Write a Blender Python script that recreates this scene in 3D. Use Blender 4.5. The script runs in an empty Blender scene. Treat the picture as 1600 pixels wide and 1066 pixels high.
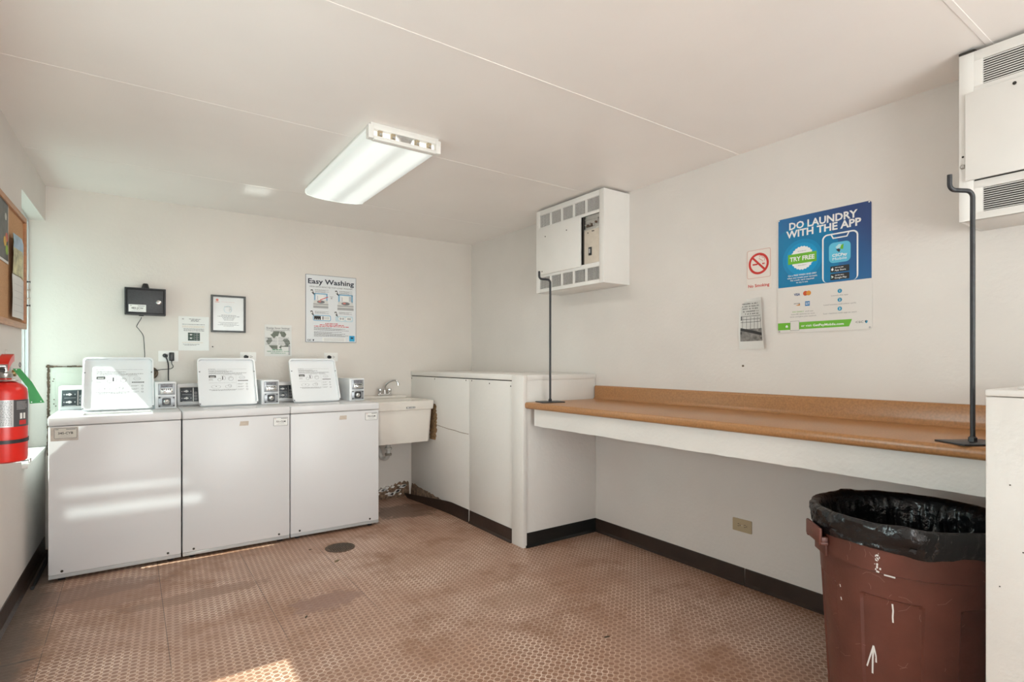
import bpy, bmesh, math, random
from mathutils import Vector, Matrix, noise
random.seed(7)
S = bpy.context.scene
COL = S.collection

# ------------------------------------------------------------------ camera, sky, sun, exposure
CAMLOC = (-2.8817, -4.8533, 1.28)
cam_d = bpy.data.cameras.new('camera')
cam_d.sensor_width = 36.0
cam_d.lens = 852.0 / 1600.0 * 36.0
cam_d.shift_y = 32.0 / 1600.0
cam_d.clip_start = 0.05
cam = bpy.data.objects.new('camera', cam_d)
cam.location = CAMLOC
cam.rotation_euler = (math.radians(90), 0, -math.radians(34.929))
COL.objects.link(cam)
S.camera = cam

W = bpy.data.worlds.new('world')
S.world = W
W.use_nodes = True
W.node_tree.nodes['Background'].inputs[0].default_value = (0.80, 0.93, 1.0, 1)
W.node_tree.nodes['Background'].inputs[1].default_value = 1.3

sun_d = bpy.data.lights.new('sun', 'SUN')
sun_d.energy = 10.0
sun_d.angle = math.radians(0.6)
sun_d.color = (1.0, 0.96, 0.9)
sun = bpy.data.objects.new('sun', sun_d)
sun.rotation_euler = Vector((1, 0.0, -1.35)).to_track_quat('-Z', 'Y').to_euler()
sun.location = (-6, 0, 5)
COL.objects.link(sun)


def area(name, loc, direction, sx, sy, power, color):
    d = bpy.data.lights.new(name, 'AREA')
    d.shape = 'RECTANGLE'
    d.size = sx
    d.size_y = sy
    d.energy = power
    d.color = color
    o = bpy.data.objects.new(name, d)
    o.location = loc
    o.rotation_euler = Vector(direction).to_track_quat('-Z', 'Z').to_euler()
    COL.objects.link(o)
    return o


# daylight lamps: at the visible window, and at two unseen openings added for light
area('daylight_window', (-3.62, -0.42, 1.45), (1, 0, 0.1), 0.72, 1.4, 8.5, (0.80, 1.0, 0.93))
area('added_side_light', (-3.62, -3.1, 1.12), (1, 0, 0.0), 1.5, 0.8, 42, (0.94, 0.97, 1.0))
area('added_doorway_light', (-1.9, -7.45, 1.25), (0.05, 1, 0.30), 2.6, 2.1, 158, (1.0, 0.955, 0.965))


def add_glint_lamp(name, loc, target, sx, sy, power):
    """added narrow lamp outside the doorway, standing in for bounced sunlight"""
    o = area(name, loc, Vector(target) - Vector(loc), sx, sy, power, (1.0, 0.98, 0.96))
    o.data.spread = math.radians(0.75)
    return o


add_glint_lamp('glint_lamp_low', (-2.88, -7.50, 1.06), (-2.885, -0.755, 0.388), 0.76, 0.056, 0.085)
add_glint_lamp('glint_lamp_high', (-2.90, -7.50, 1.20), (-2.925, -0.755, 0.512), 0.66, 0.024, 0.036)
add_glint_lamp('glint_lamp_ceiling', (-2.25, -7.50, 0.55), (-2.16, -0.70, 2.476), 0.16, 0.012, 0.045)

S.view_settings.view_transform = 'Standard'
S.view_settings.look = 'None'
S.view_settings.gamma = 1.0
S.view_settings.exposure = 0.08
try:
    S.view_settings.use_curve_mapping = False
except Exception:
    pass
S.cycles.max_bounces = 12
S.cycles.diffuse_bounces = 8
S.cycles.use_denoising = True
S.cycles.use_light_tree = False
S.cycles.light_sampling_threshold = 0.0
S.cycles.caustics_reflective = False
S.cycles.caustics_refractive = False
S.cycles.sample_clamp_indirect = 6.0

# ------------------------------------------------------------------ materials
MATS = {}


def M(name, color=(0.8, 0.8, 0.8), rough=0.5, metal=0.0, var=0.0, vscale=6.0, bump=0.0, bscale=80.0,
      emit=None, estr=0.0, spec=0.5, coat=0.0, trans=0.0, alpha=1.0, stretch=None):
    if name in MATS:
        return MATS[name]
    m = bpy.data.materials.new(name)
    m.use_nodes = True
    nt = m.node_tree
    b = nt.nodes['Principled BSDF']
    b.inputs['Base Color'].default_value = (*color, 1)
    b.inputs['Roughness'].default_value = rough
    b.inputs['Metallic'].default_value = metal
    b.inputs['Specular IOR Level'].default_value = spec
    b.inputs['Coat Weight'].default_value = coat
    b.inputs['Transmission Weight'].default_value = trans
    b.inputs['Alpha'].default_value = alpha
    if emit:
        b.inputs['Emission Color'].default_value = (*emit, 1)
        b.inputs['Emission Strength'].default_value = estr
    tc = nt.nodes.new('ShaderNodeTexCoord')
    src = tc.outputs['Object']
    if stretch:
        mp = nt.nodes.new('ShaderNodeMapping')
        mp.inputs['Scale'].default_value = stretch
        nt.links.new(src, mp.inputs['Vector'])
        src = mp.outputs['Vector']
    n = nt.nodes.new('ShaderNodeTexNoise')
    n.inputs['Scale'].default_value = vscale
    n.inputs['Detail'].default_value = 5
    nt.links.new(src, n.inputs['Vector'])
    cr = nt.nodes.new('ShaderNodeValToRGB')
    lo = tuple(max(0, c * (1 - var)) for c in color)
    hi = tuple(min(1, c * (1 + var)) for c in color)
    cr.color_ramp.elements[0].position = 0.3
    cr.color_ramp.elements[0].color = (*lo, 1)
    cr.color_ramp.elements[1].position = 0.7
    cr.color_ramp.elements[1].color = (*hi, 1)
    nt.links.new(n.outputs['Fac'], cr.inputs['Fac'])
    nt.links.new(cr.outputs['Color'], b.inputs['Base Color'])
    if bump:
        n2 = nt.nodes.new('ShaderNodeTexNoise')
        n2.inputs['Scale'].default_value = bscale
        n2.inputs['Detail'].default_value = 3
        nt.links.new(src, n2.inputs['Vector'])
        bp = nt.nodes.new('ShaderNodeBump')
        bp.inputs['Strength'].default_value = bump
        bp.inputs['Distance'].default_value = 0.01
        nt.links.new(n2.outputs['Fac'], bp.inputs['Height'])
        nt.links.new(bp.outputs['Normal'], b.inputs['Normal'])
    MATS[name] = m
    return m


def stain_mat(name, base, stain, rough, thresh, scale, bump=0.15, spot=True):
    """painted surface with scattered dirt marks"""
    m = M(name, base, rough, var=0.03, vscale=2.5, bump=bump, bscale=45)
    nt = m.node_tree
    b = nt.nodes['Principled BSDF']
    src = b.inputs['Base Color'].links[0].from_socket
    tc = nt.nodes.new('ShaderNodeTexCoord')
    n = nt.nodes.new('ShaderNodeTexNoise')
    n.inputs['Scale'].default_value = scale
    n.inputs['Detail'].default_value = 8
    n.inputs['Roughness'].default_value = 0.7
    nt.links.new(tc.outputs['Object'], n.inputs['Vector'])
    r = nt.nodes.new('ShaderNodeMapRange')
    r.inputs['From Min'].default_value = thresh
    r.inputs['From Max'].default_value = thresh + 0.10
    r.inputs['To Max'].default_value = 0.65
    nt.links.new(n.outputs['Fac'], r.inputs['Value'])
    mx = nt.nodes.new('ShaderNodeMix')
    mx.data_type = 'RGBA'
    nt.links.new(r.outputs['Result'], mx.inputs[0])
    nt.links.new(src, mx.inputs[6])
    mx.inputs[7].default_value = (*stain, 1)
    nt.links.new(mx.outputs[2], b.inputs['Base Color'])
    return m


WALL = stain_mat('wall_paint', (0.69, 0.655, 0.625), (0.50, 0.43, 0.35), 0.55, 0.73, 9)
WALLB = stain_mat('wall_paint_back', (0.68, 0.635, 0.59), (0.50, 0.43, 0.33), 0.5, 0.73, 7)
CEIL = M('ceiling_paint', (0.84, 0.80, 0.775), 0.33, var=0.025, vscale=1.6, bump=0.05, bscale=12)
TRIMW = stain_mat('white_woodwork', (0.715, 0.695, 0.665), (0.42, 0.33, 0.24), 0.4, 0.71, 14)
BASEB = M('vinyl_base_brown', (0.028, 0.016, 0.012), 0.32, var=0.25, vscale=9, bump=0.1, bscale=30)
BASEK = M('vinyl_base_black', (0.006, 0.007, 0.007), 0.35, var=0.2, vscale=9)
GAP = M('dark_gap', (0.03, 0.025, 0.02), 0.8)
ENAMEL = M('white_enamel', (0.68, 0.675, 0.685), 0.36, var=0.012, vscale=2, bump=0.012, bscale=25)
ENAMELD = M('white_enamel_lid', (0.76, 0.78, 0.80), 0.22, var=0.012, vscale=3)
GREYM = M('grey_metal', (0.33, 0.34, 0.36), 0.35, 0.55, var=0.12, vscale=40)
CHROME = M('chrome', (0.72, 0.72, 0.72), 0.12, 1.0)
STEEL = M('brushed_steel', (0.55, 0.54, 0.52), 0.32, 0.9, var=0.1, vscale=60)
BLACKP = M('black_plastic', (0.012, 0.012, 0.014), 0.38)
BLACKM = M('black_painted_metal', (0.022, 0.022, 0.026), 0.42, var=0.25, vscale=50)
CONS = M('console_panel', (0.035, 0.043, 0.05), 0.3)
INK = M('ink_black', (0.02, 0.02, 0.022), 0.6)
INKG = M('ink_grey', (0.17, 0.17, 0.18), 0.6)
INKL = M('ink_light_grey', (0.42, 0.42, 0.43), 0.6)
WHITEP = M('white_print', (0.78, 0.78, 0.76), 0.5)
PAPER = M('paper', (0.70, 0.70, 0.68), 0.6, var=0.02, vscale=12, bump=0.12, bscale=14)
RED = M('red_print', (0.55, 0.03, 0.03), 0.5)
ROSE = M('rose_print', (0.60, 0.20, 0.16), 0.5)
SINK = M('sink_plastic', (0.72, 0.68, 0.63), 0.3, var=0.03, vscale=5)
LAM = M('brown_laminate', (0.375, 0.182, 0.072), 0.3, var=0.16, vscale=110, bump=0.02)
PVC = M('white_pvc', (0.5, 0.48, 0.45), 0.4, var=0.15, vscale=20)
BROWNP = M('brown_can_plastic', (0.120, 0.038, 0.026), 0.42, var=0.22, vscale=7, bump=0.08, bscale=60)
BAG = M('black_bag_plastic', (0.006, 0.006, 0.007), 0.22, bump=0.5, bscale=38)
BEIGE = M('beige_plate', (0.42, 0.34, 0.22), 0.4)
IVORY = M('ivory_plate', (0.80, 0.79, 0.76), 0.35)
CORK = M('cork', (0.50, 0.29, 0.15), 0.9, var=0.12, vscale=160, bump=0.3, bscale=200)
OAK = M('oak_frame', (0.42, 0.20, 0.095), 0.42, var=0.15, vscale=14, stretch=(1, 1, 8))
REDM = M('red_enamel', (0.66, 0.022, 0.015), 0.28, var=0.05, vscale=20)
GREEN = M('green_tag', (0.012, 0.22, 0.04), 0.5)
ALU = M('window_aluminium', (0.66, 0.70, 0.70), 0.35, 0.2)
DIRT = M('damaged_plaster', (0.20, 0.13, 0.085), 0.95, var=0.6, vscale=35, bump=1.0, bscale=60)
PATCH = M('adhesive_residue', (0.55, 0.47, 0.40), 0.8, var=0.1, vscale=60)
RUST = M('rusty_iron', (0.105, 0.070, 0.048), 0.8, 0.0, var=0.5, vscale=60, bump=0.4, bscale=90)
GREENW = stain_mat('old_green_paint', (0.67, 0.675, 0.60), (0.35, 0.27, 0.18), 0.5, 0.70, 16)


def glass_mat():
    m = bpy.data.materials.new('window_glass')
    m.use_nodes = True
    nt = m.node_tree
    nt.nodes.clear()
    out = nt.nodes.new('ShaderNodeOutputMaterial')
    t = nt.nodes.new('ShaderNodeBsdfTransparent')
    t.inputs[0].default_value = (0.90, 0.97, 0.95, 1)
    g = nt.nodes.new('ShaderNodeBsdfGlossy')
    g.inputs['Roughness'].default_value = 0.02
    mx = nt.nodes.new('ShaderNodeMixShader')
    mx.inputs[0].default_value = 0.07
    nt.links.new(t.outputs[0], mx.inputs[1])
    nt.links.new(g.outputs[0], mx.inputs[2])
    nt.links.new(mx.outputs[0], out.inputs[0])
    return m


GLASS = glass_mat()


def floor_mat():
    m = bpy.data.materials.new('vinyl_dot_tile')
    m.use_nodes = True
    nt = m.node_tree
    L = nt.links.new
    b = nt.nodes['Principled BSDF']
    b.inputs['Specular IOR Level'].default_value = 0.5
    tc = nt.nodes.new('ShaderNodeTexCoord')

    def math_(op, a, c=None, cl=False):
        n = nt.nodes.new('ShaderNodeMath')
        n.operation = op
        n.use_clamp = cl
        for i, v in enumerate((a, c)):
            if v is None:
                continue
            if isinstance(v, (int, float)):
                n.inputs[i].default_value = v
            else:
                L(v, n.inputs[i])
        return n.outputs[0]

    def nz(scale, detail=4, rough=0.6, off=(0, 0, 0)):
        mp = nt.nodes.new('ShaderNodeMapping')
        mp.inputs['Location'].default_value = off
        L(tc.outputs['Object'], mp.inputs['Vector'])
        n = nt.nodes.new('ShaderNodeTexNoise')
        n.inputs['Scale'].default_value = scale
        n.inputs['Detail'].default_value = detail
        n.inputs['Roughness'].default_value = rough
        L(mp.outputs['Vector'], n.inputs['Vector'])
        return n.outputs['Fac']

    def rng(v, a, c, lo=0.0, hi=1.0):
        r = nt.nodes.new('ShaderNodeMapRange')
        r.inputs['From Min'].default_value = a
        r.inputs['From Max'].default_value = c
        r.inputs['To Min'].default_value = lo
        r.inputs['To Max'].default_value = hi
        L(v, r.inputs['Value'])
        return r.outputs['Result']

    def mix(f, a, c):
        n = nt.nodes.new('ShaderNodeMix')
        n.data_type = 'RGBA'
        if isinstance(f, (int, float)):
            n.inputs[0].default_value = f
        else:
            L(f, n.inputs[0])
        for i, v in ((6, a), (7, c)):
            if isinstance(v, tuple):
                n.inputs[i].default_value = (*v, 1)
            else:
                L(v, n.inputs[i])
        return n.outputs[2]

    mp = nt.nodes.new('ShaderNodeMapping')
    mp.inputs['Rotation'].default_value = (0, 0, math.radians(3.0))
    L(tc.outputs['Object'], mp.inputs['Vector'])
    sx = nt.nodes.new('ShaderNodeSeparateXYZ')
    L(mp.outputs['Vector'], sx.inputs[0])
    P = 0.0312
    fx = math_('SUBTRACT', math_('FRACT', math_('DIVIDE', sx.outputs[0], P)), 0.5)
    fy = math_('SUBTRACT', math_('FRACT', math_('DIVIDE', sx.outputs[1], P)), 0.5)
    d = math_('SQRT', math_('ADD', math_('MULTIPLY', fx, fx), math_('MULTIPLY', fy, fy)))
    disc = rng(d, 0.37, 0.41, 1.0, 0.0)
    ring = math_('MULTIPLY', rng(d, 0.38, 0.42), rng(d, 0.46, 0.52, 1.0, 0.0))
    wear = rng(nz(1.7, 6, 0.65), 0.40, 0.62)
    wear2 = rng(nz(0.9, 4, 0.5, (3, 5, 0)), 0.35, 0.65)
    fade = math_('MULTIPLY', rng(nz(2.3, 7, 0.7, (9, 2, 0)), 0.44, 0.56), 1.0)
    cdisc = mix(wear2, (0.245, 0.120, 0.070), (0.300, 0.168, 0.118))
    cmid = mix(wear2, (0.325, 0.170, 0.105), (0.39, 0.240, 0.175))
    cring = mix(wear, (0.50, 0.335, 0.245), (0.85, 0.71, 0.60))
    col = mix(disc, cmid, cdisc)
    col = mix(math_('MULTIPLY', ring, rng(fade, 0, 1, 0.55, 1.0)), col, cring)
    # grime that fills the pattern
    gr = rng(nz(2.2, 9, 0.75, (1, 7, 0)), 0.50, 0.66, 0.0, 0.75)
    col = mix(gr, col, (0.225, 0.108, 0.058))
    gr2 = rng(nz(7.5, 6, 0.7, (4, 1, 0)), 0.66, 0.72, 0.0, 0.7)
    col = mix(gr2, col, (0.165, 0.075, 0.045))
    # worn-away repair patches of plain brown vinyl, plus a darker patch under the sink front
    so = nt.nodes.new('ShaderNodeSeparateXYZ')
    L(tc.outputs['Object'], so.inputs[0])
    wob = math_('MULTIPLY', math_('SUBTRACT', nz(8, 10, 0.78), 0.5), 1.15)

    def blob(cx, cy, rx, ry):
        a = math_('DIVIDE', math_('SUBTRACT', so.outputs[0], cx), rx)
        c = math_('DIVIDE', math_('SUBTRACT', so.outputs[1], cy), ry)
        r = math_('SQRT', math_('ADD', math_('MULTIPLY', a, a), math_('MULTIPLY', c, c)))
        return rng(math_('ADD', r, math_('MULTIPLY', wob, 2.5)), 0.86, 1.06, 1.0, 0.0)
    for (cx, cy, rx, ry, c, k) in ((-2.02, -1.90, 0.19, 0.11, (0.235, 0.130, 0.098), 0.75),
                                   (-2.95, -1.18, 0.28, 0.16, (0.25, 0.125, 0.075), 0.75),
                                   (-2.55, -1.42, 0.38, 0.07, (0.22, 0.115, 0.07), 0.7),
                                   (-1.35, -1.55, 0.30, 0.16, (0.235, 0.125, 0.07), 0.25),
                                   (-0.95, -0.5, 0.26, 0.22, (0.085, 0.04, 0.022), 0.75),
                                   (-3.30, -1.60, 0.16, 0.30, (0.27, 0.15, 0.09), 0.7),
                                   (-1.15, -2.45, 0.25, 0.12, (0.27, 0.15, 0.09), 0.3),
                                   (-3.1, -1.02, 0.4, 0.13, (0.18, 0.10, 0.07), 0.6)):
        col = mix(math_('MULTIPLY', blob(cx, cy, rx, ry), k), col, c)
    # tile joints
    tx = math_('ABSOLUTE', math_('SUBTRACT', math_('FRACT', math_('DIVIDE', math_('ADD', so.outputs[0], 2.745), 0.4572)), 0.5))
    ty = math_('ABSOLUTE', math_('SUBTRACT', math_('FRACT', math_('DIVIDE', math_('ADD', so.outputs[1], 1.745), 0.4572)), 0.5))
    seam = math_('MAXIMUM', rng(tx, 0.4965, 0.4985), math_('MULTIPLY', rng(ty, 0.4965, 0.4985), 0.6))
    near = math_('MULTIPLY', rng(so.outputs[0], -1.75, -1.65, 1.0, 0.0), rng(so.outputs[1], -2.3, -2.1, 0.0, 1.0))
    seam = math_('MULTIPLY', math_('MULTIPLY', seam, near), rng(nz(3, 3), 0.34, 0.44))
    col = mix(seam, col, (0.04, 0.025, 0.02))
    # open joint where a tile has lifted by the left wall
    lift = math_('MULTIPLY', rng(math_('ABSOLUTE', math_('ADD', so.outputs[1], math_('ADD', 1.752, math_('MULTIPLY', wob, 0.03)))), 0.004, 0.007, 1.0, 0.0), rng(so.outputs[0], -3.24, -3.20, 1.0, 0.0))
    col = mix(lift, col, (0.015, 0.01, 0.01))
    # ragged dirt by the left wall
    edge = math_('ADD', so.outputs[0], math_('MULTIPLY', wob, 0.2))
    col = mix(rng(edge, -3.30, -3.19, 0.85, 0.0), col, (0.10, 0.075, 0.06))
    L(col, b.inputs['Base Color'])
    ro = rng(gr, 0, 0.6, 0.36, 0.5)
    L(ro, b.inputs['Roughness'])
    bp = nt.nodes.new('ShaderNodeBump')
    bp.inputs['Strength'].default_value = 0.25
    bp.inputs['Distance'].default_value = 0.001
    L(disc, bp.inputs['Height'])
    L(bp.outputs['Normal'], b.inputs['Normal'])
    return m


FLOOR = floor_mat()


# ------------------------------------------------------------------ mesh builder
def rotz(p, a):
    c, s = math.cos(a), math.sin(a)
    return (p[0] * c - p[1] * s, p[0] * s + p[1] * c, p[2])


_TXT = {}


def text_shape(s, bold):
    k = (s, bold)
    if k in _TXT:
        return _TXT[k]
    cu = bpy.data.curves.new('lettering', 'FONT')
    cu.body = s
    cu.size = 1.0
    cu.resolution_u = 2
    cu.offset = bold
    cu.fill_mode = 'FRONT'
    ob = bpy.data.objects.new('lettering', cu)
    me = bpy.data.meshes.new_from_object(ob)
    vs = [tuple(v.co) for v in me.vertices]
    fs = [tuple(p.vertices) for p in me.polygons]
    bpy.data.objects.remove(ob)
    bpy.data.curves.remove(cu)
    bpy.data.meshes.remove(me)
    _TXT[k] = (vs, fs)
    return vs, fs


class MB:
    """mesh collector. Local frame of wall things: x right, z up, -y towards the room"""

    def __init__(self):
        self.v, self.f, self.m, self.mats = [], [], [], []

    def add(self, vs, fs, mat):
        if mat not in self.mats:
            self.mats.append(mat)
        k = self.mats.index(mat)
        o = len(self.v)
        self.v += [tuple(p) for p in vs]
        for f in fs:
            self.f.append([i + o for i in f])
            self.m.append(k)
        return self

    def box(self, x0, x1, y0, y1, z0, z1, mat, bev=0.0, seg=2, fn=None):
        if bev <= 0:
            vs = [(x, y, z) for x in (x0, x1) for y in (y0, y1) for z in (z0, z1)]
            fs = [(0, 1, 3, 2), (4, 6, 7, 5), (0, 4, 5, 1), (2, 3, 7, 6), (0, 2, 6, 4), (1, 5, 7, 3)]
        else:
            bm = bmesh.new()
            bmesh.ops.create_cube(bm, size=1)
            for v in bm.verts:
                v.co = ((x0 + x1) / 2 + v.co.x * (x1 - x0), (y0 + y1) / 2 + v.co.y * (y1 - y0), (z0 + z1) / 2 + v.co.z * (z1 - z0))
            bmesh.ops.bevel(bm, geom=bm.edges[:], offset=bev, segments=seg, affect='EDGES', profile=0.5)
            bm.verts.index_update()
            vs = [tuple(v.co) for v in bm.verts]
            fs = [[v.index for v in f.verts] for f in bm.faces]
            bm.free()
        if fn:
            vs = [fn(p) for p in vs]
        return self.add(vs, fs, mat)

    def quad(self, a, b, c, d, mat):
        return self.add([a, b, c, d], [(0, 1, 2, 3)], mat)

    def prism(self, pts, y0, y1, mat, fn=None):
        """2D outline (x,z) counter-clockwise seen from the room; y0 = room side (smaller), y1 = wall side"""
        n = len(pts)
        vs = [(x, y0, z) for x, z in pts] + [(x, y1, z) for x, z in pts]
        fs = [list(range(n)), list(range(2 * n - 1, n - 1, -1))]
        for i in range(n):
            j = (i + 1) % n
            fs.append([i, i + n, j + n, j])
        if fn:
            vs = [fn(p) for p in vs]
        return self.add(vs, fs, mat)

    def flat(self, pts, y, mat):
        n = len(pts)
        return self.add([(x, y, z) for x, z in pts], [list(range(n))], mat)

    def rect(self, x0, x1, z0, z1, y, mat):
        return self.flat([(x0, z0), (x1, z0), (x1, z1), (x0, z1)], y, mat)

    def disc(self, cx, cz, r, y, mat, n=28, rz=None):
        rz = rz or r
        return self.flat([(cx + r * math.cos(2 * math.pi * i / n), cz + rz * math.sin(2 * math.pi * i / n)) for i in range(n)], y, mat)

    def ring(self, cx, cz, r0, r1, y, mat, n=36, a0=0, a1=360):
        vs, fs = [], []
        for i in range(n + 1):
            a = math.radians(a0 + (a1 - a0) * i / n)
            vs += [(cx + r0 * math.cos(a), y, cz + r0 * math.sin(a)), (cx + r1 * math.cos(a), y, cz + r1 * math.sin(a))]
        for i in range(n):
            fs.append((2 * i, 2 * i + 1, 2 * i + 3, 2 * i + 2))
        return self.add(vs, fs, mat)

    def line(self, x0, z0, x1, z1, w, y, mat):
        dx, dz = x1 - x0, z1 - z0
        l = math.hypot(dx, dz) or 1
        nx, nz_ = -dz / l * w / 2, dx / l * w / 2
        return self.flat([(x0 - nx, z0 - nz_), (x1 - nx, z1 - nz_), (x1 + nx, z1 + nz_), (x0 + nx, z0 + nz_)], y, mat)

    def text(self, s, x, z, mat, width=None, height=None, y=-0.001, align='C', bold=0.0, rot=0.0, fn=None):
        """x,z = anchor on the baseline; width fits the line, or height = cap height"""
        vs, fs = text_shape(s, bold)
        if not vs:
            return self
        x0 = min(v[0] for v in vs)
        x1 = max(v[0] for v in vs)
        cap = 0.70
        if width:
            sx = width / (x1 - x0)
            sz = height / cap if height else sx
        else:
            sz = sx = height / cap
        off = {'C': (x0 + x1) / 2, 'L': x0, 'R': x1}[align]
        ca, sa = math.cos(rot), math.sin(rot)
        out = []
        for v in vs:
            a, b = (v[0] - off) * sx, v[1] * sz
            out.append((x + a * ca - b * sa, y, z + a * sa + b * ca))
        if fn:
            out = [fn(p) for p in out]
        return self.add(out, fs, mat)

    def greek(self, x0, x1, z, h, y, mat, rnd, jitter=0.0):
        """one line of print too small to read: word-length dashes"""
        x = x0
        while x < x1:
            w = rnd.uniform(1.2, 5.0) * h
            w = min(w, x1 - x)
            self.rect(x, x + w, z, z + h, y, mat)
            x += w + h * 0.8
        return self

    def tube(self, pts, r, mat, n=10, cap=True, closed=False):
        pts = [Vector(p) for p in pts]
        rs = r if isinstance(r, (list, tuple)) else [r] * len(pts)
        vs, fs = [], []
        N = len(pts)
        up = None
        for i, p in enumerate(pts):
            if closed:
                t = pts[(i + 1) % N] - pts[i - 1]
            else:
                t = pts[min(i + 1, N - 1)] - pts[max(i - 1, 0)]
            t.normalize()
            if up is None:
                up = Vector((0, 0, 1)) if abs(t.z) < 0.9 else Vector((1, 0, 0))
            a = t.cross(up)
            if a.length < 1e-4:
                a = t.cross(Vector((0.3, 1, 0.2)))
            a.normalize()
            b = a.cross(t).normalized()
            up = b
            for k in range(n):
                q = 2 * math.pi * k / n
                vs.append(p + (a * math.cos(q) + b * math.sin(q)) * rs[i])
        for i in range(N if closed else N - 1):
            j = (i + 1) % N
            for k in range(n):
                l = (k + 1) % n
                fs.append((i * n + k, i * n + l, j * n + l, j * n + k))
        if cap and not closed:
            fs.append(tuple(range(n - 1, -1, -1)))
            fs.append(tuple(range((N - 1) * n, N * n)))
        return self.add(vs, fs, mat)

    def lathe(self, prof, mat, n=32, o=(0, 0, 0), axis='z', fn=None):
        """prof: (radius, height) bottom to top"""
        vs, fs = [], []
        for r, h in prof:
            for k in range(n):
                a = 2 * math.pi * k / n
                c, s = r * math.cos(a), r * math.sin(a)
                if axis == 'z':
                    p = (c, s, h)
                elif axis == 'y':   # height runs along -y (towards the room)
                    p = (c, -h, s)
                else:
                    p = (h, c, s)
                p = (p[0] + o[0], p[1] + o[1], p[2] + o[2])
                vs.append(fn(p) if fn else p)
        R = len(prof)
        for i in range(R - 1):
            for k in range(n):
                l = (k + 1) % n
                fs.append((i * n + k, i * n + l, (i + 1) * n + l, (i + 1) * n + k))
        if prof[0][0] > 1e-6:
            fs.append(tuple(range(n - 1, -1, -1)))
        if prof[-1][0] > 1e-6:
            fs.append(tuple(range((R - 1) * n, R * n)))
        return self.add(vs, fs, mat)

    def build(self, name, parent=None, loc=(0, 0, 0), rot=0.0, smooth=35, keep_normals=False):
        me = bpy.data.meshes.new(name)
        me.from_pydata(self.v, [], self.f)
        for mt in self.mats:
            me.materials.append(mt)
        me.polygons.foreach_set('material_index', self.m)
        me.validate()
        me.update()
        if smooth:
            me.shade_smooth()
            me.set_sharp_from_angle(angle=math.radians(smooth))
        o = bpy.data.objects.new(name, me)
        COL.objects.link(o)
        if parent:
            o.parent = parent
        o.location = loc
        o.rotation_euler = (0, 0, rot)
        return o


def thing(name, label, cat, loc=(0, 0, 0), rot=0.0, group=None):
    o = bpy.data.objects.new(name, None)
    o.empty_display_size = 0.1
    COL.objects.link(o)
    o.location = loc
    o.rotation_euler = (0, 0, rot)
    return tag(o, label, cat, group)


def tag(o, label, cat, group=None):
    o['label'] = label
    o['category'] = cat
    if group:
        o['group'] = group
    return o


def struct(o):
    o['kind'] = 'structure'
    return o


def rrect(x0, x1, z0, z1, r, n=5):
    """rounded rectangle outline, counter-clockwise"""
    out = []
    for cx, cz, a in ((x1 - r, z0 + r, -90), (x1 - r, z1 - r, 0), (x0 + r, z1 - r, 90), (x0 + r, z0 + r, 180)):
        for i in range(n + 1):
            t = math.radians(a + 90 * i / n)
            out.append((cx + r * math.cos(t), cz + r * math.sin(t)))
    return out


def rframe(mb, outer, inner, y0, y1, mat, fn=None):
    """frame between two outlines with the same number of points"""
    n = len(outer)
    vs = [(x, y0, z) for x, z in outer] + [(x, y0, z) for x, z in inner] + [(x, y1, z) for x, z in outer] + [(x, y1, z) for x, z in inner]
    fs = []
    for i in range(n):
        j = (i + 1) % n
        fs.append((i, j, n + j, n + i))
        fs.append((i, 2 * n + i, 2 * n + j, j))
        fs.append((n + i, n + j, 3 * n + j, 3 * n + i))
        fs.append((2 * n + i, 3 * n + i, 3 * n + j, 2 * n + j))
    if fn:
        vs = [fn(p) for p in vs]
    mb.add(vs, fs, mat)


def spline(pts, n=6):
    """Catmull-Rom through points"""
    P = [Vector(p) for p in pts]
    P = [P[0] * 2 - P[1]] + P + [P[-1] * 2 - P[-2]]
    out = []
    for i in range(1, len(P) - 2):
        for k in range(n):
            t = k / n
            a, b, c, d = P[i - 1], P[i], P[i + 1], P[i + 2]
            out.append(0.5 * ((2 * b) + (c - a) * t + (2 * a - 5 * b + 4 * c - d) * t * t + (3 * b - a - 3 * c + d) * t ** 3))
    out.append(P[-2])
    return out


# ------------------------------------------------------------------ room shell
ZC = 2.476
YR = -7.3          # rear wall
def xl(y):         # inner face of the left wall
    return -3.360 + 0.022 * y


mb = MB().box(-4.0, 0.15, YR - 0.15, 0.15, -0.12, 0.0, FLOOR)
struct(mb.build('floor', smooth=0))

mb = MB().box(-3.90, 0.15, YR - 0.15, 0.15, ZC, ZC + 0.16, CEIL)
for y in (-0.80, -1.98):       # taped joints of the ceiling boards
    mb.box(-3.40, 0.0, y - 0.006, y + 0.006, ZC - 0.0012, ZC, CEIL, bev=0.0005, seg=1)
for y in (-3.015, -4.20, -5.4):
    mb.box(-3.42, 0.0, y - 0.010, y + 0.010, ZC - 0.0022, ZC, CEIL, bev=0.0010, seg=1)
struct(mb.build('ceiling', smooth=0))

mb = MB().box(-3.60, 0.15, 0.0, 0.15, 0.0, ZC, WALLB)
struct(mb.build('wall_back', smooth=0))
mb = MB().box(0.0, 0.15, YR, 0.0, 0.0, ZC, WALL)
struct(mb.build('wall_right', smooth=0))

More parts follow.
